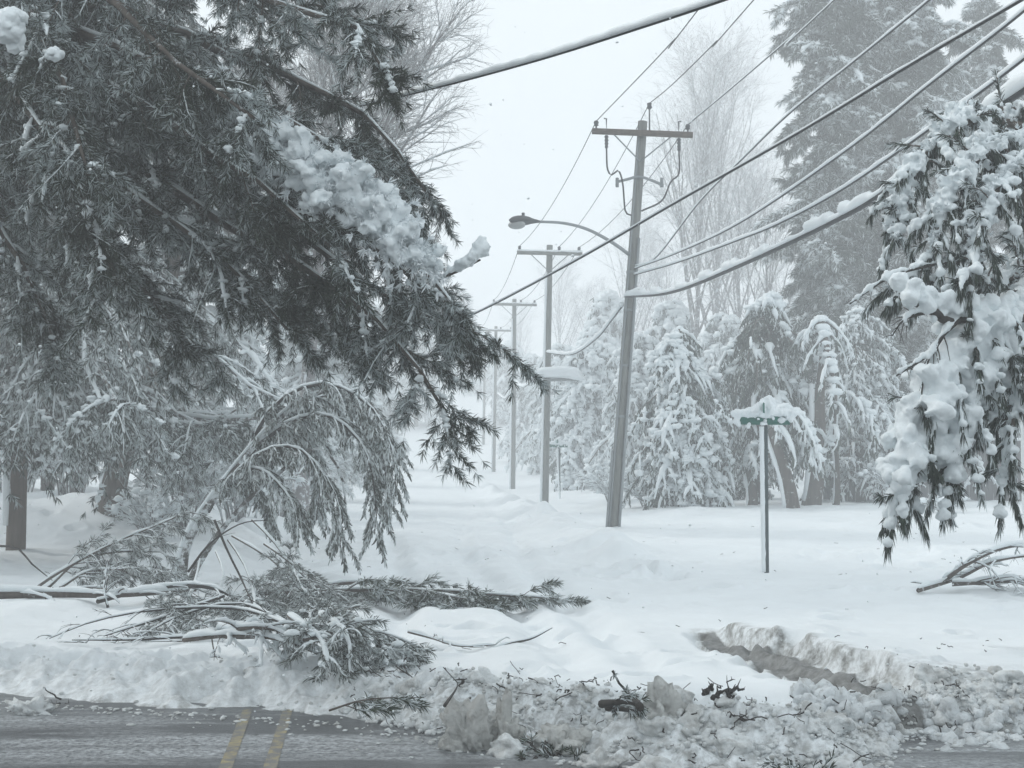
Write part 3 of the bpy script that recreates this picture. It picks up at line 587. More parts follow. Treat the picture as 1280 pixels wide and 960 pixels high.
# ------------------------------------------------------------------ trees: general conifer / bare tree
def conifer(name, base, H, Rc, label, leaf='far_leaf', group=None, seed=0, nb=60, h0=.12, droop=.5, up=.15, m2=12, m3=5, Ls=.35, rs=.035, snow=1., lean=(0, 0), trunk_r=.22, shape='cone', snow_r=.05, strand_p=.5, barkm='bark', patchy=0., needle=0.):
    global rng; keep = rng; rng = np.random.default_rng(seed)
    base = np.asarray(base, float); root = thing(name, base, label, 'tree', group)
    tp = base + np.array([lean[0], lean[1], 0]) * np.linspace(0, 1, 10)[:, None] ** 1.3 + Z * H * np.linspace(0, 1, 10)[:, None]; tp[0, 2] -= .5
    wood, leafa, sn = Acc(), Acc(), Acc()
    t_ = Acc(); tr = np.linspace(trunk_r, .03, 10); tubes(t_, tp, tr, 10); t_.build('trunk', barkm, root)
    t = h0 + (1 - h0) * ((np.arange(nb) + rng.random(nb)) / nb) ** 1.05; b_, T = lerp_on(tp[None], t[None]); b_ = b_[0]
    if shape == 'cone': L = Rc * (1 - t) ** .75 + .3
    elif shape == 'dome': L = Rc * np.sqrt(np.clip(1 - ((t - .35) / .66) ** 2, .08, 1))
    else: L = Rc * (.75 + .4 * rng.random(nb)) * np.interp(t, [0, .15, .8, 1], [.6, 1, .85, .3])
    L = L * (.55 + .7 * rng.random(nb)); az = np.arange(nb) * 2.4 + rng.random(nb) * .8
    D = np.stack([np.cos(az), np.sin(az), 0 * az], -1); s = np.linspace(0, 1, 8)[None, :, None]; l = L[:, None, None]
    B = b_[:, None] + D[:, None] * l * s * (1 - .15 * s) + Z * l * (up * s - droop * s ** 2) + np.cumsum(rng.standard_normal((nb, 8, 3)) * .02, 1) * l
    RB = np.linspace(1, .25, 8)[None] * (trunk_r * .28 * (.4 + .6 * L / Rc))[:, None]
    tubes(wood, B, RB, 5)
    C, RC = ramify(B, RB, m2, .12, 1, L * .42, 1.0, .05, droop * .8, K=5, rs=.45, rmin=.006)
    tubes(wood, C, RC, 3, cap=False)
    if needle: tufts(leafa, C, m3, .08, 11, needle, needle * .055, .95, .3); tufts(leafa, B, m3 * 3, .2, 11, needle, needle * .055, .95, .3)
    else: strands(leafa, C, m3, .1, Ls, rs, p=1); strands(leafa, B, m3 * 3, .15, Ls, rs)
    g_ = np.concatenate([C[:, 0] * 0 + 1])[:, :1]
    if patchy:
        q = C[:, 2]; ksel = (fbm(q[:, 0] + q[:, 2] * .8, q[:, 1] * .9 + q[:, 2], 1.1, 3) > patchy - .25); Cs, RCs = C[ksel], RC[ksel]; ls = rng.random(len(B)) < .45; Bs, RBs = B[ls], RB[ls]
    else: Cs, RCs, Bs, RBs = C, RC, B, RB
    if snow > 0:
        snow_on(sn, Cs, RCs, 1, snow_r, 5, p=min(1, .6 * snow)); snow_on(sn, Bs, RBs, 1, snow_r * 1.2, 6, p=min(1, .9 * snow))
        if needle: tufts(sn, Cs, m3, .1, 6, needle * .9, needle * .07, .9, .1)
        else: strands(sn, Cs, m3, .2, Ls * .8, rs * 1.1, off=rs * .8, p=strand_p * snow, out=.4)
        blobs_on(sn, Cs, 4, snow_r * 1.5, p=.4 * snow, jit=.25)
    wood.build('limbs', barkm, root); leafa.build('crown', leaf, root, smooth=False); sn.build('snow', 'bough_snow', root)
    rng = keep; return root
def bare_tree(base, H, label, group=None, seed=0, spread=.55, lean=(0, 0), r0=.2, n1=16, frost=True, sc=1., t0=.3, name='bare_tree', dens=1.0, mat='bare', lvl=4):
    global rng; keep = rng; rng = np.random.default_rng(seed)
    base = np.asarray(base, float); root = thing(name, base, label, 'tree', group)
    s = np.linspace(0, 1, 12)[:, None]; tp = base + np.array([lean[0], lean[1], 0]) * s ** 1.4 + Z * H * s + np.cumsum(rng.standard_normal((12, 3)) * .02, 0) * H * .12 * s; tp[0, 2] -= .5
    t_ = Acc(); R0 = np.linspace(r0, r0 * .12, 12); tubes(t_, tp, R0, 10); t_.build('trunk', mat, root)
    cr = Acc(); sn = Acc()
    A, RA = ramify(tp[None], R0[None], n1, t0, .98, H * .42, spread, .25, 0, K=8, rs=.55, rnd=True, taper=.6, wob=.06); tubes(cr, A, RA, 6)
    B, RB = ramify(A, RA, int(8 * dens), .2, 1, H * .17, .6, .12, 0, K=6, rs=.5, rnd=True, wob=.08, rmin=.008); tubes(cr, B, RB, 4, cap=False)
    C, RC = ramify(B, RB, int(7 * dens), .15, 1, H * .085, .65, .05, .05, K=4, rs=.6, rnd=True, wob=.1, rmin=.006); tubes(cr, C, RC, 3, cap=False)
    if lvl >= 4:
        E, RE = ramify(C, RC, 3, .2, 1, H * .04, .6, .05, .1, K=3, rs=.8, rnd=True, rmin=.005); tubes(cr, E, RE, 3, cap=False)
    if frost:
        snow_on(sn, A, RA, .6, .012, 5); snow_on(sn, B, RB, .7, .012, 4); snow_on(sn, C, RC, .7, .006, 3, p=.4)
    cr.build('crown', mat, root); sn.build('snow', 'bough_snow', root); rng = keep; return root
def shrub(base, H, W, label, seed=0, n=26, cat='shrub', name='shrub', snow=1., group=None):
    global rng; keep = rng; rng = np.random.default_rng(seed)
    base = np.asarray(base, float); root = thing(name, base, label, cat, group); a, sn = Acc(), Acc()
    az = rng.random(n) * 6.28; rr = rng.random(n); D = np.stack([np.cos(az) * rr, np.sin(az) * rr, 0 * az], -1); s = np.linspace(0, 1, 7)[None, :, None]
    B = base + D[:, None] * .25 * W + D[:, None] * W * s ** 1.4 + Z * (H * (.7 + .4 * rng.random((n, 1, 1)))) * (s * 1.25 - .3 * s ** 2 * (1 + rr[:, None, None])); RB = np.linspace(.022, .006, 7)[None].repeat(n, 0)
    tubes(a, B, RB, 4); C, RC = ramify(B, RB, 9, .15, 1, H * .3, .7, .1, .15, K=5, rnd=True, rmin=.006); tubes(a, C, RC, 3, cap=False)
    E, RE = ramify(C, RC, 5, .15, 1, H * .12, .7, .1, .1, K=3, rnd=True, rmin=.005); tubes(a, E, RE, 3, cap=False)
    snow_on(sn, B, RB, 1, .02 * snow, 5); snow_on(sn, C, RC, 1, .018 * snow, 4, p=.8); snow_on(sn, E, RE, 1, .012 * snow, 3, p=.5); blobs_on(sn, C, 1, .07 * snow, p=.4)
    a.build('twigs', 'bare', root); sn.build('snow', 'bough_snow', root); rng = keep; return root
def gp(px, Y, dz=0):
    p = P(px, 577, Y); p[2] = float(gz(p[0], p[1])) + dz; return p

# right background, tall evergreens and snow laden ones
GR = 'snowy trees beyond the right verge'
conifer('pine_tree', gp(1046, 56), 23, 2.5, 'tallest dark evergreen, its left edge meeting the open sky', seed=11, needle=.30, nb=190, h0=.14, droop=.35, m2=14, m3=8, shape='col', Ls=.36, rs=.045, snow=1., trunk_r=.3, snow_r=.06, strand_p=.3, patchy=.36, group=GR)
conifer('pine_tree', gp(1135, 57), 22, 3.2, 'tall dark evergreen right of the tallest one, behind the near snowy tree', seed=12, needle=.30, nb=210, h0=.14, droop=.35, m2=14, m3=8, shape='col', Ls=.36, rs=.045, snow=1., trunk_r=.3, snow_r=.07, strand_p=.3, patchy=.32, group=GR)
conifer('pine_tree', gp(1235, 62), 21, 3.0, 'tall evergreen at the right edge behind the near snowy tree', seed=13, needle=.32, nb=110, h0=.14, droop=.4, m2=13, m3=6, shape='col', Ls=.4, rs=.05, snow=1., trunk_r=.3, snow_r=.07, patchy=.25, group=GR)
conifer('hemlock_tree', gp(850, 45), 5.4, 1.8, 'low snow laden evergreen drooping just right of the leaning pole', seed=21, nb=80, h0=.05, droop=.8, up=.3, m2=12, m3=13, shape='dome', Ls=.17, rs=.018, patchy=.1, snow=1.15, trunk_r=.14, snow_r=.07, strand_p=.5, group=GR)
conifer('hemlock_tree', gp(948, 47), 6.6, 2.2, 'domed snow laden evergreen right behind the near street sign', seed=22, nb=90, h0=.28, droop=.9, up=.35, m2=12, m3=13, shape='dome', Ls=.17, rs=.018, patchy=.3, snow=.8, trunk_r=.2, snow_r=.08, strand_p=.5, lean=(.4, 0), group=GR)
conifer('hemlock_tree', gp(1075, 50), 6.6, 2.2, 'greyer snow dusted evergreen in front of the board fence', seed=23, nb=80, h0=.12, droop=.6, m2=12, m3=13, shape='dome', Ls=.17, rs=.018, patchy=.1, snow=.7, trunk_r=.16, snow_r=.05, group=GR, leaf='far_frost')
conifer('hemlock_tree', gp(905, 52), 4.6, 2.0, 'dark low evergreen between the drooping one and the domed one', seed=24, nb=60, h0=.05, droop=.7, m2=12, m3=13, shape='dome', Ls=.17, rs=.018, patchy=.1, snow=.6, trunk_r=.14, snow_r=.05, group=GR)
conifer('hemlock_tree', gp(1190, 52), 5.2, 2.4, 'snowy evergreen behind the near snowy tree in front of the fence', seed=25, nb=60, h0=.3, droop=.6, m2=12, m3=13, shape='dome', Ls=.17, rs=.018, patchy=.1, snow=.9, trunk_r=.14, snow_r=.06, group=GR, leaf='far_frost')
def bare_trunk(p0, p1_, Y, r, label, bough=None, snow_side=-1, mat='bark'):
    b = P(p0[0], p0[1], Y); b[2] = float(gz(b[0], b[1])) - .3; t = P(p1_[0], p1_[1], Y); root = thing('leaning_tree', b, label, 'tree')
    a = Acc(); s = np.linspace(0, 1, 10)[:, None]; pp = b + (t - b) * s + np.array([.08, 0, 0]) * np.sin(s * 4); tubes(a, pp, np.linspace(r * 1.25, r * .7, 10), 12); a.build('trunk', mat, root)
    a = Acc(); tubes(a, pp[1:] + [snow_side * r * .85, -r * .3, 0], np.linspace(r * .45, r * .3, 9) * (.7 + .6 * rng.random(9)), 6); a.build('snow', 'snow', root)
    w_, l_, sn = Acc(), Acc(), Acc(); ax = spline([t + (b - t) * .1, t, t + [(t - b)[0] * .15 + .3, 0, .6], t + [(t - b)[0] * .15 + 1.0, -.2, .3], t + [1.3, -.3, -.9]] if bough is None else bough, 10)[None]
    RA = np.linspace(r * .6, .02, 10)[None]; tubes(w_, ax, RA, 6); C, RC = ramify(ax, RA, 16, .1, 1, 1.1, 1.0, .1, .8, K=6); tubes(w_, C, RC, 4); strands(l_, C, 12, .1, .35, .035); snow_on(sn, C, RC, 1, .06); strands(sn, C, 8, .1, .3, .045, p=.6, off=.03); blobs_on(sn, ax, 30, .14)
    w_.build('limbs', 'bark', root); l_.build('crown', 'far_leaf', root, smooth=False); sn.build('snow', 'bough_snow', root); return root
bare_trunk((991, 652), (966, 540), 43, .21, 'thick trunk leaning left just right of the near sign post')
bare_trunk((1012, 642), (1026, 480), 46, .26, 'thick trunk leaning right with a white snow edge and bright hanging bough', bough=[P(1024, 500, 46), P(1030, 430, 46), P(1025, 395, 45.6), P(1035, 440, 45), P(1045, 500, 44.8), P(1040, 560, 44.8)])
bare_trunk((1044, 640), (1042, 520), 47, .1, 'thin upright trunk between the thick leaning trunk and the board fence')
bare_trunk((937, 632), (937, 585), 46, .17, 'short dark trunk under the domed evergreen left of the sign post', bough=[P(937, 590, 46), P(937, 570, 46), P(945, 560, 46), P(950, 555, 46)])
# mid distance, behind the leaning pole
GM = 'hazy snowy trees along the far right side of the street'
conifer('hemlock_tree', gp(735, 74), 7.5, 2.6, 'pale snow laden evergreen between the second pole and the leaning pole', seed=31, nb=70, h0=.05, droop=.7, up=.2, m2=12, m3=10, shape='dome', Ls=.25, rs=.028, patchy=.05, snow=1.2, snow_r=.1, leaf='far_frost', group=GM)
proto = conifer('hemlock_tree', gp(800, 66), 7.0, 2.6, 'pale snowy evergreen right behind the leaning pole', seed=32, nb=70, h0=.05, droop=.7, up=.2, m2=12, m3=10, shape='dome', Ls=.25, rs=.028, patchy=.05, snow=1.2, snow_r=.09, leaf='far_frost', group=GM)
for px, Y, sc_, lab in ((700, 96, 1.2, 'hazy rounded evergreen right behind the distant street sign'), (665, 118, 1.2, 'hazy evergreen between the third pole and the second pole'), (760, 98, 1.7, 'taller hazy evergreen above and behind the pale snow laden one'), (840, 84, 1.45, 'hazy evergreen above the low drooping one'), (905, 80, 1.3, 'hazy evergreen filling the gap left of the tallest evergreen'),
                        (640, 150, 1.2, 'very faint evergreen behind the third and fourth poles'), (600, 185, 1.1, 'very faint evergreen at the far end of the street behind the farthest pole'), (560, 215, .9, 'faintest evergreen at the top of the snowy hill')):
    copy_tree(proto, gp(px, Y), px * .7, sc_, lab, GM)
b1 = bare_tree(gp(868, 82), 21, 'tall bare frosted tree right of the leaning pole top', seed=41, lean=(.6, 0), r0=.22, n1=20, spread=.38, group='bare frosted trees'); b2 = bare_tree(gp(925, 86), 17, 'bare frosted tree just left of the tallest evergreen', seed=42, r0=.2, n1=18, spread=.5, group='bare frosted trees')
for px, Y, sc_, src, lab in ((893, 92, 1.05, b1, 'bare tree between the two tall bare frosted trees'), (835, 100, .8, b2, 'bare hazy tree right behind the leaning pole, lower than its neighbours'), (790, 112, .78, b1, 'faint bare tree left of the leaning pole'), (745, 125, .72, b2, 'faint bare tree top beneath the street lamp arm'),
                             (700, 150, .7, b1, 'faint bare tree right behind the second pole crossarm'), (650, 175, .6, b2, 'barely visible bare tree behind the third pole'), (960, 72, .8, b2, 'bare tree partly in front of the tallest evergreen')):
    copy_tree(src, gp(px, Y), px * .9, sc_, lab, 'bare frosted trees')
# forest far off
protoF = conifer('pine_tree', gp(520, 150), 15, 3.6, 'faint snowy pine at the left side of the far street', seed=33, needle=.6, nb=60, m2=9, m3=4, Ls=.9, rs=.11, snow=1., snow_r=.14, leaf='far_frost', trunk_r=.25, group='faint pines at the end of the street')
for px, Y, sc_, lab in ((470, 110, .8, 'faint pine left of the far street, seen over the bent sapling'), (430, 85, .75, 'hazy pine behind the bent sapling crown'), (500, 200, .9, 'faintest pine left of the far hill'), (545, 240, .8, 'faint pine on the far hill crest, left one'), (585, 250, .8, 'faint pine on the far hill crest, right one'), (1010, 120, 1.1, 'faint pine behind the tallest evergreen'), (1180, 110, 1.1, 'faint pine behind the tall evergreens at the right'), (1300, 90, 1.0, 'hazy pine just past the right edge'), (1400, 80, 1.0, 'hazy pine beyond the right edge, farther out')):
    copy_tree(protoF, gp(px, Y), px * 1.3, sc_, lab, 'faint pines at the end of the street')

# fence on the right
root = thing('board_fence', gp(1180, 50.5), 'dark vertical board fence with a snow cap behind the trees on the right', 'fence')
x0, x1 = P(1035, 600, 50)[0], P(1460, 600, 50)[0]; bw = .14; xs = np.arange(x0, x1, bw); k = 0; pan = Acc(); cnt = 0
for j, x_ in enumerate(xs):
    yb = 50.5 + .04 * (x_ - x0) + (.012 if j % 2 else 0); z0 = float(gz(x_, yb)) - .3
    box(pan, (x_, yb, z0 + 1.0 + .25), (bw * .93, .022, 2.3 + .02 * math.sin(j * 3.1)))
    if j % 17 == 16 or j == len(xs) - 1: pan.build('fence_panel', 'fence', root, smooth=False); pan = Acc()
for x_ in np.arange(x0, x1, bw * 17):
    a = Acc(); yb = 50.38 + .04 * (x_ - x0); box(a, (x_, yb, float(gz(x_, yb)) + 1.0), (.12, .12, 2.5), bev=.01); a.build('fence_post', 'fence', root)
a = Acc(); n_ = 140; xx_ = np.linspace(x0, x1, n_); tubes(a, np.stack([xx_, 50.5 + .04 * (xx_ - x0), gz(xx_, 50.5 + 0 * xx_) + 2.12], -1), .06 + .03 * rng.random(n_), 6, .8); a.build('snow', 'snow', root)
for px, py, Y, H_, W_, lab in ((1180, 640, 40, .6, .7, 'small snow dusted bush in front of the fence, under the near snowy tree'), (1120, 640, 46, 1.6, 1.2, 'snow covered bush at the foot of the board fence'), (770, 620, 50, 1.3, 1.3, 'round snow covered bush just left of the leaning pole base'), (815, 635, 46, 1.2, 1.2, 'snow covered bush right of the leaning pole base')):
    shrub(gp(px, Y), H_, W_, lab, seed=px)

# ------------------------------------------------------------------ left background
GL = 'snowy trees beyond the left verge'
for px, Y, H_, R_, sd_, lab in ((60, 46, 13, 4.2, 51, 'frosted evergreen filling the far left behind the brown trunk'), (250, 50, 14, 4.2, 52, 'frosted evergreen behind the leaning trunk on the left'), (-60, 40, 12, 4.0, 54, 'frosted evergreen just beyond the left edge')):
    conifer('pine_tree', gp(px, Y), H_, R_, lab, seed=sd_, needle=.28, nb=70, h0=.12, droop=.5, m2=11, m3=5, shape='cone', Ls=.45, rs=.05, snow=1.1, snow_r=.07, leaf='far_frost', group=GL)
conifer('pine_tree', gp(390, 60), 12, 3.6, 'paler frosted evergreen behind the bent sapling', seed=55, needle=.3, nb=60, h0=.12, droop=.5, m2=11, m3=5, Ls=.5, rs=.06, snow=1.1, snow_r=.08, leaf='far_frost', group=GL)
bare_tree(gp(375, 38), 13.5, 'bare frosted tree rising behind the pine boughs against the sky', seed=48, lean=(1.0, 0), r0=.24, n1=30, spread=.5, group='bare frosted trees', dens=1.8)
for px, Y, H_, W_, sd_, lab in ((230, 33, 2.6, 1.4, 61, 'frosted bush right of the leaning trunk'), (300, 35, 2.4, 1.4, 62, 'frosted bush behind the trunk of the bent sapling'), (190, 31, 1.0, .8, 63, 'low snow capped bush at the foot of the leaning trunk'), (90, 36, 2.4, 1.3, 64, 'frosted bush between the brown trunk and the leaning trunk'), (355, 40, 2.6, 1.6, 65, 'frosted bush seen under the bent sapling crown'), (20, 38, 2.5, 1.5, 66, 'frosted bush behind the brown trunk')):
    shrub(gp(px, Y), H_, W_, lab, seed=sd_, snow=1.1, n=34)
# leaning trunk
b = gp(140, 32); root = thing('leaning_tree', b, 'thick leaning trunk with snow down its left side, left of the bent sapling', 'tree')
a = Acc(); ax = spline([b - Z * .5, P(142, 605, 32), P(158, 550, 32), P(180, 495, 32), P(198, 420, 32), P(215, 330, 32), P(225, 240, 32)], 16); tubes(a, ax, np.linspace(.32, .14, 16), 12); a.build('trunk', 'bark', root)
a = Acc(); tubes(a, ax[2:12] + [-.2, -.12, .02], .06 + .05 * rng.random(10), 7); a.build('snow', 'snow', root)
w_, l_, sn = Acc(), Acc(), Acc(); RA = np.linspace(.3, .14, 16)[None]; B, RB = ramify(ax[None], RA, 22, .42, 1, 3.2, 1.2, .1, .5, K=8, rs=.25, rnd=True, taper=.3); tubes(w_, B, RB, 5)
C, RC = ramify(B, RB, 12, .1, 1, 1.3, .9, .05, .6, K=5); tubes(w_, C, RC, 3); tufts(l_, C, 6, .1, 12, .16, .007, .8, .3); snow_on(sn, C, RC, 1, .022, 5, p=.7); snow_on(sn, B, RB, .8, .015, 6, p=.7); blobs_on(sn, C, 2, .07, p=.4)
w_.build('limbs', 'bark_frost', root); l_.build('crown', 'pine_frost', root, smooth=False); sn.build('snow', 'bough_snow', root)

# ------------------------------------------------------------------ big pine B (brown trunk at far left, 28 m)
rng = np.random.default_rng(101)
b = gp(21, 27.5); root = thing('pine_tree', b - Z * .2, 'broad frosted pine with the brown trunk at the far left', 'tree')
a = Acc(); tp = spline([b - Z * .6, P(21, 640, 27.5), P(24, 500, 27.5), P(28, 300, 27.5), P(25, -100, 27.5), P(20, -380, 27.5)], 16); RT = np.linspace(.185, .06, 16); tubes(a, tp, RT, 14); a.build('trunk', 'trunk', root)
a = Acc(); tubes(a, tp[1:5] + [-.16, -.1, 0], np.array([.07, .1, .08, .09]), 7); a.build('snow', 'snow', root)
w_, l_, sn = Acc(), Acc(), Acc()
nb = 92; t = .15 + .80 * (np.arange(nb) + rng.random(nb)) / nb; b_, _ = lerp_on(tp[None], t[None]); b_ = b_[0]
az = rng.uniform(-2.3, .75, nb); az[:] = np.where(rng.random(nb) < .3, rng.random(nb) * 6.28, az); L = (7.6 * (1 - .72 * np.clip((t - .1), 0, 1)) * (.6 + .5 * rng.random(nb)))
D = np.stack([np.cos(az), np.sin(az), 0 * az], -1); s = np.linspace(0, 1, 10)[None, :, None]; l = L[:, None, None]
B = b_[:, None] + D[:, None] * l * s + Z * l * (.18 * s - .52 * s ** 2) + np.cumsum(rng.standard_normal((nb, 10, 3)) * .014, 1) * l
B[..., 2] = np.maximum(B[..., 2], 2.1 + .5 * rng.random((nb, 10)))
RB = np.linspace(.075, .015, 10)[None].repeat(nb, 0); tubes(w_, B, RB, 6)
C, RC = ramify(B, RB, 18, .1, 1, 1.7, .95, .05, .55, K=6, rs=.4, rmin=.006, sz=.35); tubes(w_, C, RC, 4, cap=False)
E, RE = ramify(C, RC, 5, .2, 1, .5, .8, 0, .4, K=4, rs=.6, rmin=.005, sz=.4)
tufts(l_, C, 7, .12, 13, .14, .0075, .9, .3); tufts(l_, E, 3, .2, 12, .13, .0075, .9, .35)
snow_on(sn, C, RC, 1, .022, 5, p=.45); snow_on(sn, B, RB, .7, .015, 6, p=.6); snow_on(sn, E, RE, 1, .016, 4, p=.3); q = C[:, 3]; kc = fbm(q[:, 0] + q[:, 2], q[:, 1] + q[:, 2] * .8, 1.2, 3) + (5 - q[:, 2]) * .05 > .02; blobs_on(sn, C[kc], 12, .045, p=.5, jit=.3, lift=.8); blobs_on(sn, E[::2], 1, .03, p=.5, jit=.3)
w_.build('limbs', 'bark_frost', root); l_.build('crown', 'pine_frost', root, smooth=False); sn.build('snow', 'bough_snow', root)

# ------------------------------------------------------------------ near pine A
rng = np.random.default_rng(202)
b = np.array([-6.9, 14.6, 0.0]); root = thing('pine_tree', b, 'nearest dark green pine whose boughs hang over the upper left', 'tree')
tp = spline([b - Z * .5, b + [.1, 0, 3], b + [.2, .1, 7], b + [.1, 0, 11], b + [0, 0, 14]], 14); a = Acc(); tubes(a, tp, np.linspace(.34, .08, 14), 14); a.build('trunk', 'bark', root)
LIMB = [  # (pixels, depth) from the trunk outward
    [(-60, 20, 13.6), (120, 60, 12.8), (280, 130, 12.2), (400, 230, 11.6), (500, 310, 11.2), (580, 360, 10.9), (650, 430, 10.7)],
    [(-60, 120, 13.4), (120, 180, 12.5), (280, 280, 12), (400, 350, 11.6), (500, 420, 11.3), (570, 480, 11.1), (615, 545, 11)],
    [(-60, -120, 13.4), (150, -60, 12.4), (300, -10, 11.6), (400, 20, 11), (470, 60, 10.6), (500, 110, 10.5)],
    [(-60, -40, 13.6), (150, 20, 13), (320, 80, 12.6), (450, 150, 12.2), (530, 200, 12), (572, 250, 11.8)],
    [(-60, 60, 13.6), (100, 120, 12.9), (250, 200, 12.3), (370, 290, 12), (470, 370, 11.8), (540, 400, 11.6), (600, 420, 11.4)],
    [(-60, -60, 13.6), (80, 30, 12.6), (220, 90, 11.8), (340, 140, 11.4), (430, 190, 11.2), (500, 250, 11)],
    [(-60, 0, 13.4), (60, 60, 12.4), (180, 130, 11.6), (280, 200, 11), (360, 260, 10.7), (430, 330, 10.5)],
    [(-60, -140, 13.4), (60, -60, 12), (160, 20, 11), (240, 90, 10.4), (320, 150, 10)],
    [(-60, 100, 13.6), (60, 170, 12.6), (160, 240, 12), (260, 310, 11.6), (320, 370, 11.5), (360, 410, 11.4)],
    [(-60, 160, 13.8), (40, 230, 13), (120, 300, 12.6), (190, 370, 12.4), (240, 430, 12.4)],
    [(-60, 40, 13), (20, 120, 11.8), (80, 200, 11.2), (120, 290, 10.9), (150, 360, 10.8)],
    [(-60, -200, 13.4), (120, -120, 12.4), (260, -60, 11.8), (380, -40, 11.5), (450, -10, 11.4)],
    [(-60, -100, 13), (10, -20, 11.6), (60, 60, 10.8), (90, 140, 10.4), (110, 220, 10.2)],
    [(-60, 200, 13.8), (0, 280, 13.2), (40, 360, 13), (70, 430, 13)],
    [(-60, 90, 13.6), (150, 130, 13), (300, 210, 12.6), (440, 300, 12.3), (520, 345, 12.1), (600, 400, 11.9), (640, 440, 11.8)],
    [(-60, 150, 13.8), (130, 230, 13.2), (280, 330, 12.8), (370, 380, 12.5), (430, 420, 12.3), (460, 450, 12.2)],
    [(-60, -20, 13.8), (150, 70, 13.4), (300, 160, 13), (420, 240, 12.8), (500, 280, 12.6), (550, 290, 12.4)]]
w_, l_, fe, sn, sn2 = Acc(), Acc(), Acc(), Acc(), Acc()
AX = []
for lm in LIMB:
    p0 = P(*lm[0]); st = tp[np.argmin(np.abs(tp[:, 2] - (p0[2] + .4)))]
    lm = [(q[0] if q[0] < 430 else 430 + (q[0] - 430) * .74, q[1] - (12 if q[0] > 430 else 0), q[2]) for q in lm]; AX.append(spline([st] + [P(*q) for q in lm], 16) + rng.standard_normal((16, 3)) * .015)
AX = np.array(AX); RA = np.linspace(.07, .012, 16)[None].repeat(len(AX), 0); tubes(w_, AX, RA, 8)
B, RB = ramify(AX, RA, 36, .12, 1, .95, .8, .02, .32, K=8, rs=.36, sz=.6, taper=.66, rmin=.003, wob=.1); tubes(w_, B, RB, 5, cap=False)
C, RC = ramify(B, RB, 9, .12, 1, .30, .8, .02, .25, K=5, rs=.5, sz=.7, taper=.5, rmin=.002, wob=.12); tubes(w_, C, RC, 3, cap=False)
tufts(l_, C, 6, .15, 18, .08, .0027, .95, .15); tufts(l_, B, 9, .2, 14, .085, .0026, .95, .2); tufts(l_, AX[:, 8:], 10, .4, 16, .11, .0024, .8, .2)
q = B[:, 3]; ks = (fbm(q[:, 0] + q[:, 2], q[:, 1] + q[:, 2] * .8, .9, 3) + (4.2 - q[:, 2]) * .06) > .0
snow_on(sn, C, RC, 1, .005, 5, p=.2); snow_on(sn, B[ks], RB[ks], 1, .014, 5, p=.5); snow_on(sn, AX, RA, .4, .008, 6, p=.6)
rr = .012; blobs_on(sn, B[ks], 14, .022, p=.5, jit=.3, lift=.8); blobs_on(sn, C, 1, .012, p=.15, jit=.3)
# snow ridge on the main limb
rid = spline([P(285, 125, 11.0), P(330, 165, 10.8), (P(390, 215, 10.6)), P(440, 240, 10.5), P(490, 290, 10.45), P(530, 325, 10.45)], 30)
for q, rr in zip(rid, np.interp(np.linspace(0, 1, 30), [0, .25, .6, .85, 1], [.06, .15, .2, .17, .12])):
    powder(sn2, q + rng.standard_normal((9, 3)) * rr * [.5, .6, .42] - Z * rr * .05, rr * .42, 22, fe, .05, small=(.2, .24), nt=3)
a = Acc(); st_ = spline([P(545, 350, 10.7), P(572, 338, 10.65), P(592, 326, 10.6), P(604, 314, 10.6)], 12)
for q, rr in zip(st_, np.linspace(.022, .06, 12)): powder(a, q + Z * rr * .5 + rng.standard_normal((3, 3)) * rr * .3, rr * .7, 12, None, small=(.25, .25))
powder(a, [P(601, 303, 10.6)], .045, 14, None, small=(.25, .25)); a.build('snow_clump', 'bough_snow', root, remesh=.011, smooth_it=2)
for c0, rr, k in (((8, 40, 10.3), .09, 12), ((65, 68, 10.3), .04, 6), ((20, 20, 10.3), .06, 6)):
    c_ = P(*c0) + rng.standard_normal((k, 3)) * rr * .45; blobs(sn2, c_, rr * (.5 + .5 * rng.random(k)), 1, .15)
    a = Acc(); a.V, a.F, a.n = sn2.V[-1:], {3: [sn2.F[3][-1] - sn2.F[3][-1].min()], 4: []}, len(sn2.V[-1]); sn2.V.pop(); sn2.F[3].pop(); sn2.n -= a.n
    a.build('snow_clump', 'bough_snow', root, remesh=.010, smooth_it=1)
tubes(w_, np.array([P(540, 352, 11), P(570, 340, 10.8), P(600, 325, 10.6)]), [.015, .012, .008], 5)
R2, RR2 = ramify(rid[None], np.full((1, 30), .05), 300, 0, 1, .26, 1.2, .3, .5, K=5, rs=.1, sz=1.6, taper=.2); tufts(fe, R2, 3, .1, 18, .06, .0045, .8, .0)
w_.build('limbs', 'bark', root); l_.build('crown', 'pine', root, smooth=False); fe.build('snowy_needles', 'feather', root, smooth=False); sn.build('snow', 'bough_snow', root); sn2.build('snow_ridge', 'bough_snow', root, remesh=.013, smooth_it=3)

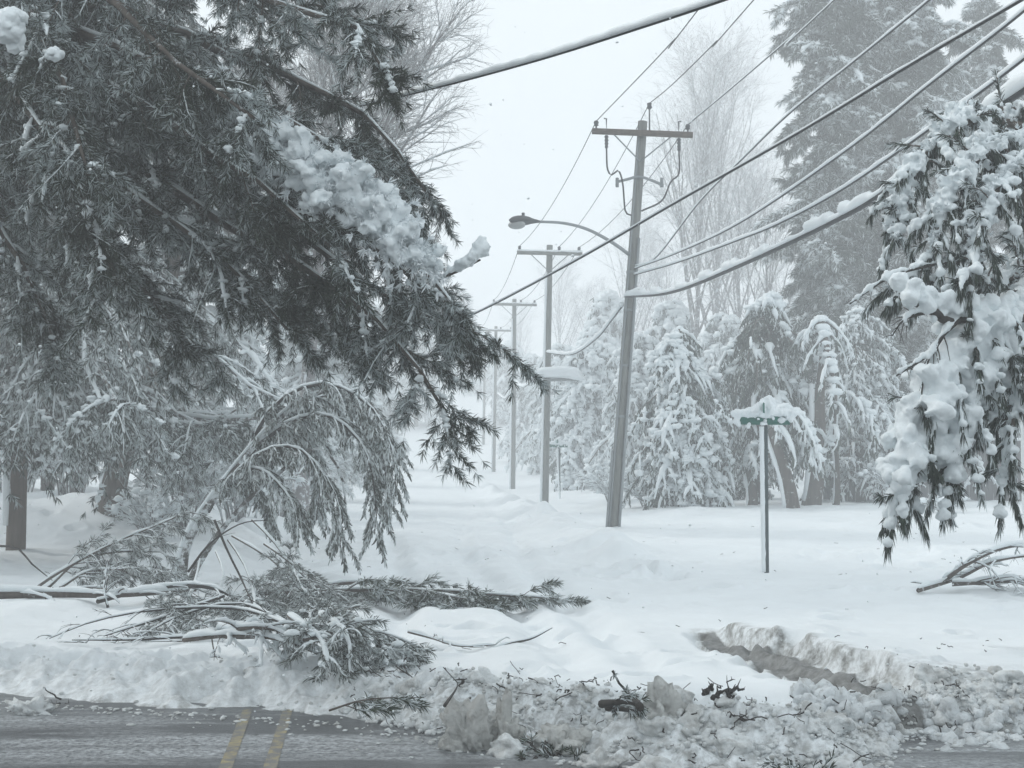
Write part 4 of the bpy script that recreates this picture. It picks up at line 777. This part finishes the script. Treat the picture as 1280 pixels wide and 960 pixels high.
# ------------------------------------------------------------------ bent sapling
rng = np.random.default_rng(303)
b = G(226, 728); b[2] = float(gz(b[0], b[1])); Yb = b[1]; root = thing('bent_sapling', b, 'sapling bent right over under ice, foliage hanging in a curtain', 'tree')
a = Acc(); ax = spline([b - Z * .3, P(228, 700, Yb), P(245, 655, Yb), P(280, 605, Yb), P(320, 555, Yb - .2), P(365, 510, Yb - .4), P(410, 488, Yb - .6), P(450, 495, Yb - .8), P(480, 530, Yb - 1), P(495, 590, Yb - 1.1)], 26); R_ = np.interp(np.linspace(0, 1, 26), [0, .1, .35, 1], [.11, .08, .045, .012]); tubes(a, ax, R_, 12); a.build('trunk', 'bark_frost', root)
a = Acc(); ax2 = spline([b + [.08, 0, -.3], P(243, 715, Yb), P(275, 665, Yb - .1), P(315, 620, Yb - .3), P(350, 590, Yb - .4), P(395, 560, Yb - .6), P(425, 590, Yb - .8), P(435, 660, Yb - .9)], 22); R2_ = np.interp(np.linspace(0, 1, 22), [0, .3, 1], [.06, .035, .01]); tubes(a, ax2, R2_, 8); a.build('stem', 'bark_frost', root); a = Acc(); tubes(a, ax[1:16] + [-.05, -.05, .02], R_[1:16] * .5 * (.7 + .5 * rng.random(15)), 7); a.build('trunk_snow', 'bough_snow', root)
w_, l_, sn = Acc(), Acc(), Acc()
arcs = [[(300, 585, 0), (340, 510, -.3), (400, 480, -.6), (460, 505, -.9), (490, 560, -1.1), (495, 620, -1.2)], [(320, 560, 0), (360, 530, -.5), (410, 520, -.8), (455, 560, -1), (470, 630, -1.1), (468, 668, -1.2)], [(280, 610, 0), (320, 570, -.6), (370, 560, -.9), (410, 600, -1), (425, 640, -1.1), (425, 685, -1.2)], [(270, 620, .1), (300, 590, -.4), (330, 590, -.8), (360, 620, -1), (375, 660, -1.1)],
        [(345, 535, 0), (390, 500, .3), (430, 500, .5), (470, 545, .6), (485, 610, .7), (488, 640, .7)], [(310, 570, 0), (340, 545, .3), (380, 545, .6), (400, 590, .8), (395, 650, .9)], [(260, 640, 0), (285, 600, .3), (320, 610, .5), (340, 650, .6)]]
AX = np.array([spline([P(x_, y_, Yb + d_) for x_, y_, d_ in q], 14) for q in arcs]); RA = np.linspace(.03, .006, 14)[None].repeat(len(AX), 0); tubes(w_, AX, RA, 6)
B, RB = ramify(AX, RA, 40, .1, 1, .40, .7, .05, .55, K=7, rs=.4, taper=.4, rmin=.004); tubes(w_, B, RB, 4, cap=False); BB, RBB = ramify(np.stack([ax[10:24]]), np.linspace(.04, .01, 14)[None], 26, .0, 1, .5, .8, .15, .7, K=7, rs=.3, rmin=.004); tubes(w_, BB, RBB, 4); B = np.concatenate([B, BB]); RB = np.concatenate([RB, RBB])
strands(l_, B, 34, .08, .11, .010, 4, out=.5); tufts(l_, B, 20, .15, 10, .06, .004, .9, .4); snow_on(sn, AX, RA, .6, .012, 6); snow_on(sn, B, RB, .8, .008, 4, p=.6); strands(sn, B, 4, .2, .1, .012, 4, off=.01, p=.45); snow_on(sn, ax[None, 4:18], R_[None, 4:18], .6, .01, 7)
w_.build('limbs', 'twig', root); l_.build('crown', 'sapling', root, smooth=False); sn.build('snow', 'bough_snow', root)

# ------------------------------------------------------------------ fallen wood on the left
def gpx(px, py, dz=0.):
    p = G(px, py)
    for _ in range(3): p = G(px, py, float(gz(p[0], p[1])) + dz)
    return p
def fallen(name, label, axes, r, L2, m2, leafm, group='storm broken branches on the snow', cat='fallen branch', tn=12, tl=.1, tw=.0035, m3=5, snow=.014, up=.25, bare=False, sz=.8, leafy=(.2, 1), woodm='bark', tm=4, hug=False):
    p0 = axes[0][0]; root = thing(name, p0, label, cat, group); w_, l_, sn = Acc(), Acc(), Acc()
    A = np.array([spline(q, 14) for q in axes]); RA = np.linspace(r, r * .25, 14)[None].repeat(len(A), 0); tubes(w_, A, RA, 8)
    if snow: snow_on(sn, A, RA, .7, snow, 7)
    if m2:
        B, RB = ramify(A, RA, m2, leafy[0], leafy[1], L2, .75, up, .35, K=7, rs=.4, sz=sz, rmin=.004, taper=.5); g_ = gz(B[..., 0], B[..., 1]) + .02; B[..., 2] = np.where(B[..., 2] < g_, g_, B[..., 2])
        tubes(w_, B, RB, 4, cap=False)
        if snow: snow_on(sn, B, RB, .8, snow * .6, 5, p=.75)
        if m3: 
            C, RC = ramify(B, RB, m3, .2, 1, L2 * .3, .7, .1, .3, K=4, rs=.6, sz=sz, rmin=.003); g_ = gz(C[..., 0], C[..., 1]) + .02; C[..., 2] = np.maximum(C[..., 2], g_); tubes(w_, C, RC, 3, cap=False); snow_on(sn, C, RC, .8, snow * .5, 4, p=.5)
            if not bare: tufts(l_, C, 3, .3, tn, tl, tw, .7, .1)
        if not bare: tufts(l_, B, tm, .3, tn, tl, tw, .7, .1); blobs_on(sn, B, 2, snow * 2, p=.4)
    w_.build('wood', woodm, root)
    if l_.n: l_.build('needles', leafm, root, smooth=False)
    sn.build('snow', 'bough_snow', root); return root
rng = np.random.default_rng(404)
fallen('fallen_log', 'snow topped log lying across the verge from the left edge to the sapling foot', [[gpx(-60, 745, .08), gpx(60, 743, .08), gpx(150, 744, .1), gpx(245, 738, .1)]], .055, .5, 8, 'litter', cat='log', snow=.03, m3=0, bare=True)
fallen('fallen_branch', 'broken evergreen branch standing up from the log, left of the sapling', [[gpx(45, 735, .05), gpx(80, 712, .3) * [1, 1, 1], P(140, 680, 19), P(200, 655, 19), P(235, 640, 19)], [gpx(60, 735, .05), P(100, 700, 19.3), P(150, 690, 19.3), P(200, 690, 19.2)], [gpx(75, 735, .1), P(110, 715, 18.8), P(160, 712, 18.8), P(205, 715, 18.6)]], .02, .55, 16, 'sapling', snow=.01, up=.1, tn=10)
fallen('broken_stick', 'bare dark stick poking up left of the log', [[P(-30, 684, 19.5), P(18, 684, 19.5), P(40, 705, 19.4), gpx(66, 726, .05)]], .018, 0, 0, 'litter', snow=.0, woodm='twig')
fallen('fallen_branch', 'long dark broken limb arching over the brush pile at the sapling foot', [[gpx(122, 752, .05), P(180, 738, 17.6), P(240, 732, 17.6), P(290, 742, 17.5), P(345, 765, 17.4)], [P(235, 732, 17.6), P(265, 735, 17.4), P(300, 750, 17.2), P(362, 775, 17)]], .026, .5, 6, 'litter', snow=.014, up=.15, bare=True, woodm='twig')
fallen('fallen_branch', 'bare twiggy branch reaching left over the smooth snow', [[gpx(380, 790, .1), P(300, 762, 15.3), P(200, 762, 15.1), P(120, 776, 14.9), gpx(62, 798, .03)], [gpx(370, 785, .1), P(300, 755, 15.6), P(230, 768, 15.2), gpx(168, 800, .03)], [gpx(330, 798, .05), gpx(250, 796, .06), gpx(160, 800, .05), gpx(90, 800, .04)], [P(280, 745, 16), P(210, 770, 15.4), gpx(130, 795, .1)], [P(135, 760, 17), P(130, 735, 17.1), P(135, 700, 17.2)]], .017, .45, 12, 'litter', snow=.007, up=.15, bare=True, m3=3, woodm='twig')
fallen('fallen_branch', 'evergreen heap collapsed around the foot of the bent sapling', [[P(315, 650, 18.8), P(340, 675, 18.5), P(365, 710, 18.2), gpx(390, 765, .1)], [P(285, 675, 18.8), P(302, 700, 18.3), P(315, 730, 18), gpx(320, 780, .1)], [P(250, 700, 18.5), P(240, 740, 17.8), gpx(210, 785, .1)], [P(290, 670, 18.6), P(340, 700, 18), P(380, 740, 17.6), gpx(390, 790, .1)], [P(270, 690, 18.4), P(280, 720, 17.8), P(270, 760, 17.5), gpx(260, 785, .1)], [P(330, 680, 18.4), P(365, 705, 18), P(395, 740, 17.6), gpx(400, 775, .1)]], .013, .62, 32, 'sapling', snow=.011, up=-.05, tn=11, tl=.09)
fallen('broken_stick', 'dark thin stick crossing upright in front of the bent sapling', [[P(268, 650, 17.6), P(285, 690, 17.5), P(300, 720, 17.4), gpx(318, 760, .1)], [P(235, 715, 17.8), P(262, 680, 17.8), P(300, 655, 17.8), P(335, 650, 17.8)]], .016, .3, 4, 'litter', bare=True, m3=0, snow=.0, woodm='twig')
fallen('fallen_branch', 'snow caked pale boughs lying at the front of the brush pile', [[gpx(230, 800, .1), gpx(290, 795, .2), gpx(350, 800, .2), gpx(390, 815, .05)], [gpx(270, 790, .2), gpx(330, 785, .3), gpx(375, 800, .1)]], .02, .4, 18, 'feather', snow=.03, up=0, m3=4, bare=True)
fallen('fallen_bough', 'long needled pine bough lying flat, its tip pointing right across the street', [[gpx(330, 742, .1), gpx(440, 738, .15), gpx(540, 738, .15), gpx(620, 744, .12), gpx(700, 748, .04)], [gpx(380, 735, .1), gpx(460, 728, .14), gpx(540, 742, .12), gpx(600, 752, .06)]], .024, .62, 26, 'litter', snow=.009, up=.08, tn=16, tl=.11, tw=.004, sz=.35, woodm='bark')
fallen('fallen_bough', 'frosted bough heap in front of the long flat pine bough', [[gpx(380, 800, .25), gpx(430, 790, .25), gpx(480, 800, .15), gpx(520, 812, .05)], [gpx(400, 770, .3), gpx(430, 790, .3), gpx(440, 825, .1)], [gpx(360, 770, .3), gpx(400, 800, .25), gpx(410, 835, .08)], [gpx(420, 780, .3), gpx(465, 795, .2), gpx(490, 825, .05)]], .016, .45, 16, 'sapling', snow=.016, up=.05, tn=8, tl=.08)
fallen('fallen_branch', 'thin frosted twig tip half buried between the bough heap and the lone stick', [[gpx(510, 790, .1), gpx(540, 798, .06), gpx(575, 808, .03), gpx(620, 806, .03)]], .010, .25, 10, 'feather', snow=.012, up=.1, bare=True, m3=2)
fallen('broken_stick', 'lone dark curved stick lying on the open snow', [[gpx(615, 812, 0), gpx(640, 804, .03), gpx(665, 798, .05), gpx(690, 785, .1)]], .016, .0, 0, 'litter', snow=.004, woodm='twig')
fallen('pine_sprig', 'green pine sprig lying on the face of the snow bank', [[gpx(412, 888, .06), gpx(450, 876, .07), gpx(490, 872, .07), gpx(530, 872, .05)]], .008, .22, 12, 'litter', snow=.0, tn=16, tl=.09, tw=.0035, m3=0, up=.05, sz=.4, cat='sprig')
fallen('broken_stick', 'crooked dark twig sticking up over the left dirty snow chunk', [[gpx(556, 882, .15), P(572, 856, 10.9), P(562, 842, 10.9), P(554, 834, 10.9)], [P(574, 858, 10.9), P(580, 850, 10.9), P(566, 850, 10.9)]], .012, .0, 0, 'litter', snow=0, woodm='twig')
def debris(px, py, label, seed, n=9, L=.28, r=.012, leaves=True, up=.5):
    global rng; keep = rng; rng = np.random.default_rng(seed); p = gpx(px, py); p[2] = float(gz(p[0], p[1], True)) + .05
    root = thing('broken_branch', p, label, 'broken branch', 'dark branch pieces in the plowed bank'); w_, l_ = Acc(), Acc()
    az = rng.random(n) * 6.28; D = np.stack([np.cos(az), np.sin(az) * .5, up * (rng.random(n) - .15)], -1); s = np.linspace(0, 1, 6)[None, :, None]
    B = p + rng.standard_normal((n, 1, 3)) * [.05, .04, .02] + D[:, None] * L * s * (.4 + .8 * rng.random((n, 1, 1))) + np.cumsum(rng.standard_normal((n, 6, 3)) * .02, 1); RB = np.linspace(r, r * .4, 6)[None] * (.5 + .8 * rng.random((n, 1)))
    tubes(w_, B, RB, 6); w_.build('wood', 'twig', root)
    C, RC = ramify(B, RB, 4, .3, 1, L * .5, .8, .2, .2, K=4, sz=1, rmin=.003); 
    a = Acc(); tubes(a, C, RC, 4); a.build('twigs', 'twig', root)
    if leaves: tufts(l_, C, 2, .4, 9, .06, .004, .8, .1); l_.build('needles', 'litter', root, smooth=False)
    rng = keep
fallen('broken_branch', 'black broken branch with an upright tip in the bank, left of the blocky chunk', [[gpx(752, 880, .10), gpx(768, 878, .13), gpx(785, 878, .13), gpx(805, 884, .10)], [gpx(800, 884, .12), P(788, 868, 10.3), P(778, 862, 10.3), P(772, 850, 10.3), P(766, 838, 10.3)], [gpx(760, 884, .07), gpx(775, 886, .08), gpx(800, 890, .06)]], .028, .10, 7, 'litter', snow=0, woodm='twig', up=.3, tn=8, tl=.05, m3=0, cat='broken branch', group='dark branch pieces in the plowed bank')
debris(690, 895, 'dark broken twigs between the peaked chunk and the low grey lump', 2, 8, .15, .014)
debris(735, 930, 'dark twigs tangled at the bottom of the bank below the flat lump', 3, 10, .16, .008)
debris(905, 890, 'dark branch pieces right of the blocky chunk', 4, 7, .12, .018, False, .3); debris(930, 896, 'thin upright twigs right of the dark branch pieces', 5, 6, .11, .006, False, 1.2)
debris(1000, 925, 'mossy twigs left of the tilted white wedge', 6, 10, .2, .008); debris(960, 945, 'scattered twigs at the bottom edge left of the mossy twigs', 7, 9, .18, .007); debris(880, 950, 'dark needles and twigs at the bottom edge near the rounded lump', 8, 9, .15, .007)
debris(70, 838, 'dark knot of twigs in the bank at the far left', 9, 7, .10, .012, False, .3)
# right fallen branch
fallen('fallen_branch', 'pale snow covered fallen branch at the right edge under the near snowy tree', [[gpx(1148, 738, .04), gpx(1200, 722, .10), P(1250, 700, 18.3), P(1340, 690, 18.3)], [gpx(1178, 728, .06), P(1210, 705, 18.4), P(1260, 684, 18.6), P(1340, 678, 18.8)], [gpx(1190, 730, .05), gpx(1240, 728, .08), gpx(1300, 726, .1)]], .03, .6, 14, 'feather', snow=.022, up=.0, bare=True, m3=4)

# ------------------------------------------------------------------ near right tree, heavy snow
rng = np.random.default_rng(505)
b = np.array([4.58, 12.6, 0.0]); b[2] = float(gz(b[0], b[1])); root = thing('snowy_tree', b, 'near evergreen at the right edge bowed under thick clumps of snow', 'tree')
tp = spline([b - Z * .4, b + [-.05, 0, 1.5], b + [-.1, -.1, 3.0], b + [-.25, -.1, 4.6]], 12); a = Acc(); tubes(a, tp, np.linspace(.17, .05, 12), 12); a.build('trunk', 'bark', root); a = Acc(); tubes(a, tp[:8] + [-.11, -.08, 0], .10 + .03 * rng.random(8), 8); a.build('trunk_snow', 'bough_snow', root)
RL = [[(1300, 170, 12.2), (1240, 150, 12), (1190, 160, 11.8), (1150, 200, 11.6), (1125, 250, 11.5), (1118, 300, 11.4)],
      [(1300, 200, 12.0), (1250, 180, 11.6), (1210, 210, 11.3), (1180, 260, 11.2), (1165, 320, 11.1)],
      [(1310, 230, 11.8), (1270, 210, 11.4), (1240, 250, 11.1), (1220, 310, 11), (1205, 360, 10.9)],
      [(1320, 320, 12.0), (1280, 380, 11.3), (1230, 410, 11), (1190, 450, 10.8), (1160, 515, 10.7), (1135, 585, 10.6), (1112, 660, 10.6)],
      [(1320, 340, 12.0), (1275, 400, 11.4), (1215, 440, 11.1), (1180, 500, 10.9), (1150, 570, 10.8), (1135, 640, 10.8)],
      [(1320, 370, 12.0), (1285, 420, 11.5), (1235, 470, 11.2), (1200, 530, 11.1), (1175, 590, 11)],
      [(1330, 380, 12.0), (1290, 430, 11.3), (1245, 450, 11), (1215, 500, 10.8), (1195, 560, 10.7), (1185, 620, 10.7)],
      [(1330, 420, 12.0), (1300, 460, 11.4), (1275, 500, 11), (1260, 560, 10.9), (1255, 600, 10.9)],
      [(1310, 330, 12.2), (1250, 350, 11.8), (1200, 345, 11.6), (1150, 355, 11.5), (1110, 360, 11.5)],
      [(1320, 250, 12.5), (1290, 280, 12.5), (1270, 340, 12.4), (1255, 400, 12.3)],
      [(1320, 150, 12.6), (1280, 140, 12.5), (1240, 190, 12.6), (1220, 260, 12.7), (1200, 340, 12.7)]]
w_, l_, sn, sn2 = Acc(), Acc(), Acc(), Acc()
AX = []
for lm in RL:
    p0 = P(*lm[0]); st = tp[np.argmin(np.abs(tp[:, 2] - p0[2]))]; AX.append(spline([st] + [P(*q) for q in lm], 16))
AX = np.array(AX); RA = np.linspace(.045, .012, 16)[None].repeat(len(AX), 0); tubes(w_, AX, RA, 8)
B, RB = ramify(AX, RA, 24, .2, 1, .40, .9, .0, .7, K=7, rs=.4, sz=.5, taper=.5, rmin=.004); tubes(w_, B, RB, 4, cap=False)
tufts(l_, B, 14, .1, 20, .09, .004, .6, .7); tufts(l_, AX[:, 5:], 30, .1, 20, .10, .004, .9, .8); strands(l_, B, 4, .3, .10, .008, 4, out=.2)
TR, TRR = ramify(AX[:, 4:], RA[:, 4:], 18, 0, 1, .32, 1.2, .25, .2, K=6, rs=.4, rnd=True, rmin=.003, wob=.15); tubes(w_, TR, TRR, 4); tufts(l_, TR, 5, .4, 14, .08, .004, .7, .3); snow_on(sn2, TR, TRR, 1, .010, 6, p=.6)
# heavy snow: rolls along the limbs plus lumps on the twigs
sn3, fe2 = Acc(), Acc()
def roll(ax, r0, k, sub=1, big=False):
    K_ = len(ax)
    for j, q in enumerate(ax):
        r_ = r0[j]; powder(sn3 if big else sn2, q + rng.standard_normal((5, 3)) * [r_ * .45, r_ * .5, r_ * .3] + Z * r_ * .5, r_ * .5, 14, None if big else fe2, .04, small=(.3, .25) if big else (.16, .22), nt=1)
for i_, (mx_, st) in enumerate(((.12, 5), (.11, 5), (.10, 5), (.17, 4), (.17, 4), (.16, 4), (.13, 4), (.11, 4), (.05, 4), (.09, 4), (.10, 4))):
    aa = spline(AX[i_], 40)[st * 2:]; roll(aa, mx_ * np.interp(np.linspace(0, 1, len(aa)), [0, .2, .7, 1], [.6, 1, 1, .55]) * (.8 + .4 * vnoise(np.arange(len(aa)) * .3, np.full(len(aa), i_ * 3.7)) * 2), 15, big=3 <= i_ <= 7)
for i0_, i1_, n_ in ((3, 4, 160), (4, 5, 160), (5, 6, 120)):
    t_ = rng.uniform(.28, .9, (1, n_)); q0 = lerp_on(AX[i0_][None], t_)[0][0]; q1 = lerp_on(AX[i1_][None], t_)[0][0]; u_ = rng.random((n_, 1))
    q = q0 + (q1 - q0) * u_ + rng.standard_normal((n_, 3)) * [.03, .06, .03] + Z * .04; rr = .05 + .04 * rng.random(n_); powder(sn3, q, rr, 10, None, .045, (.35, .25))
blobs_on(sn2, B, 7, .032, p=.6, t0=.0, flat=.9, lift=.6); snow_on(sn2, B, RB, 1, .018, 6, p=.75)
w_.build('limbs', 'bark', root); l_.build('crown', 'hang', root, smooth=False); sn2.build('snow', 'bough_snow', root, remesh=.011, smooth_it=2); sn3.build('snow_slab', 'bough_snow', root, remesh=.016, smooth_it=4); fe2.build('snowy_needles', 'feather', root, smooth=False)
# broken dark limb and bare snow lined twigs
w_, sn, sn2 = Acc(), Acc(), Acc(); k1 = spline([P(1290, 395, 11.2), P(1210, 398, 10.9), P(1185, 402, 10.8), P(1160, 385, 10.7), P(1128, 375, 10.6)], 14); tubes(w_, k1, np.interp(np.linspace(0, 1, 14), [0, .4, .8, 1], [.05, .03, .035, .015]), 8)
tw = [[(1200, 325, 11.2), (1150, 335, 11), (1110, 348, 10.9), (1062, 380, 10.8)], [(1190, 330, 11.2), (1195, 355, 11), (1175, 365, 10.9)], [(1200, 400, 10.8), (1170, 430, 10.7), (1155, 470, 10.6), (1150, 520, 10.6)], [(1190, 400, 10.8), (1165, 440, 10.7), (1120, 470, 10.6)], [(1160, 390, 10.7), (1130, 400, 10.6), (1115, 420, 10.6)], [(1230, 420, 11), (1180, 480, 10.9), (1150, 520, 10.8), (1118, 540, 10.7)]]
A_ = np.array([spline([P(*q) for q in t_], 12) for t_ in tw]); R_ = np.linspace(.013, .005, 12)[None].repeat(len(A_), 0); tubes(w_, A_, R_, 6); B, RB = ramify(A_, R_, 8, .2, 1, .16, .8, .0, .3, K=5, rs=.6, rnd=True, rmin=.003); tubes(w_, B, RB, 4)
snow_on(sn2, A_, R_, 1, .013, 7); snow_on(sn2, B, RB, 1, .007, 5, p=.7)
for j, q in enumerate(k1[2:]): blobs(sn2, q + rng.standard_normal((4, 3)) * .04 + Z * .07, .045 + .03 * rng.random(4), 1, .1)
w_.build('broken_limb', 'twig', root); sn2.build('limb_snow', 'bough_snow', root, remesh=.012)

# ------------------------------------------------------------------ falling snow
a = Acc(); n = 900; Y = rng.uniform(5, 28, n); x_ = rng.uniform(-.42, .42, n) * Y; z_ = rng.uniform(.2, 1.65 + .36 * Y); r_ = .0025 + .003 * rng.random(n)
blobs(a, np.stack([x_, Y, z_], -1), np.stack([r_ * 1.6, r_, r_ * 1.2], -1), 0, .2); tag(a.build('falling_snow', 'snow'), 'small snowflakes drifting through the air', kind='stuff')

# ------------------------------------------------------------------ haze
a = Acc(); box(a, (0, 215, 29), (560, 530, 64)); hz = a.build('haze', 'snow', smooth=False); tag(hz, 'pale snowy air fading the far trees and poles', kind='stuff')
m = bpy.data.materials.new('haze'); m.use_nodes = True; nt = m.node_tree; nt.nodes.clear(); pv = N(nt, 'ShaderNodeVolumePrincipled'); o_ = N(nt, 'ShaderNodeOutputMaterial')
pv.inputs['Color'].default_value = (.97, .985, 1, 1); pv.inputs['Density'].default_value = .0070; pv.inputs['Anisotropy'].default_value = .2
nt.links.new(pv.outputs[0], o_.inputs['Volume']); hz.data.materials[0] = m
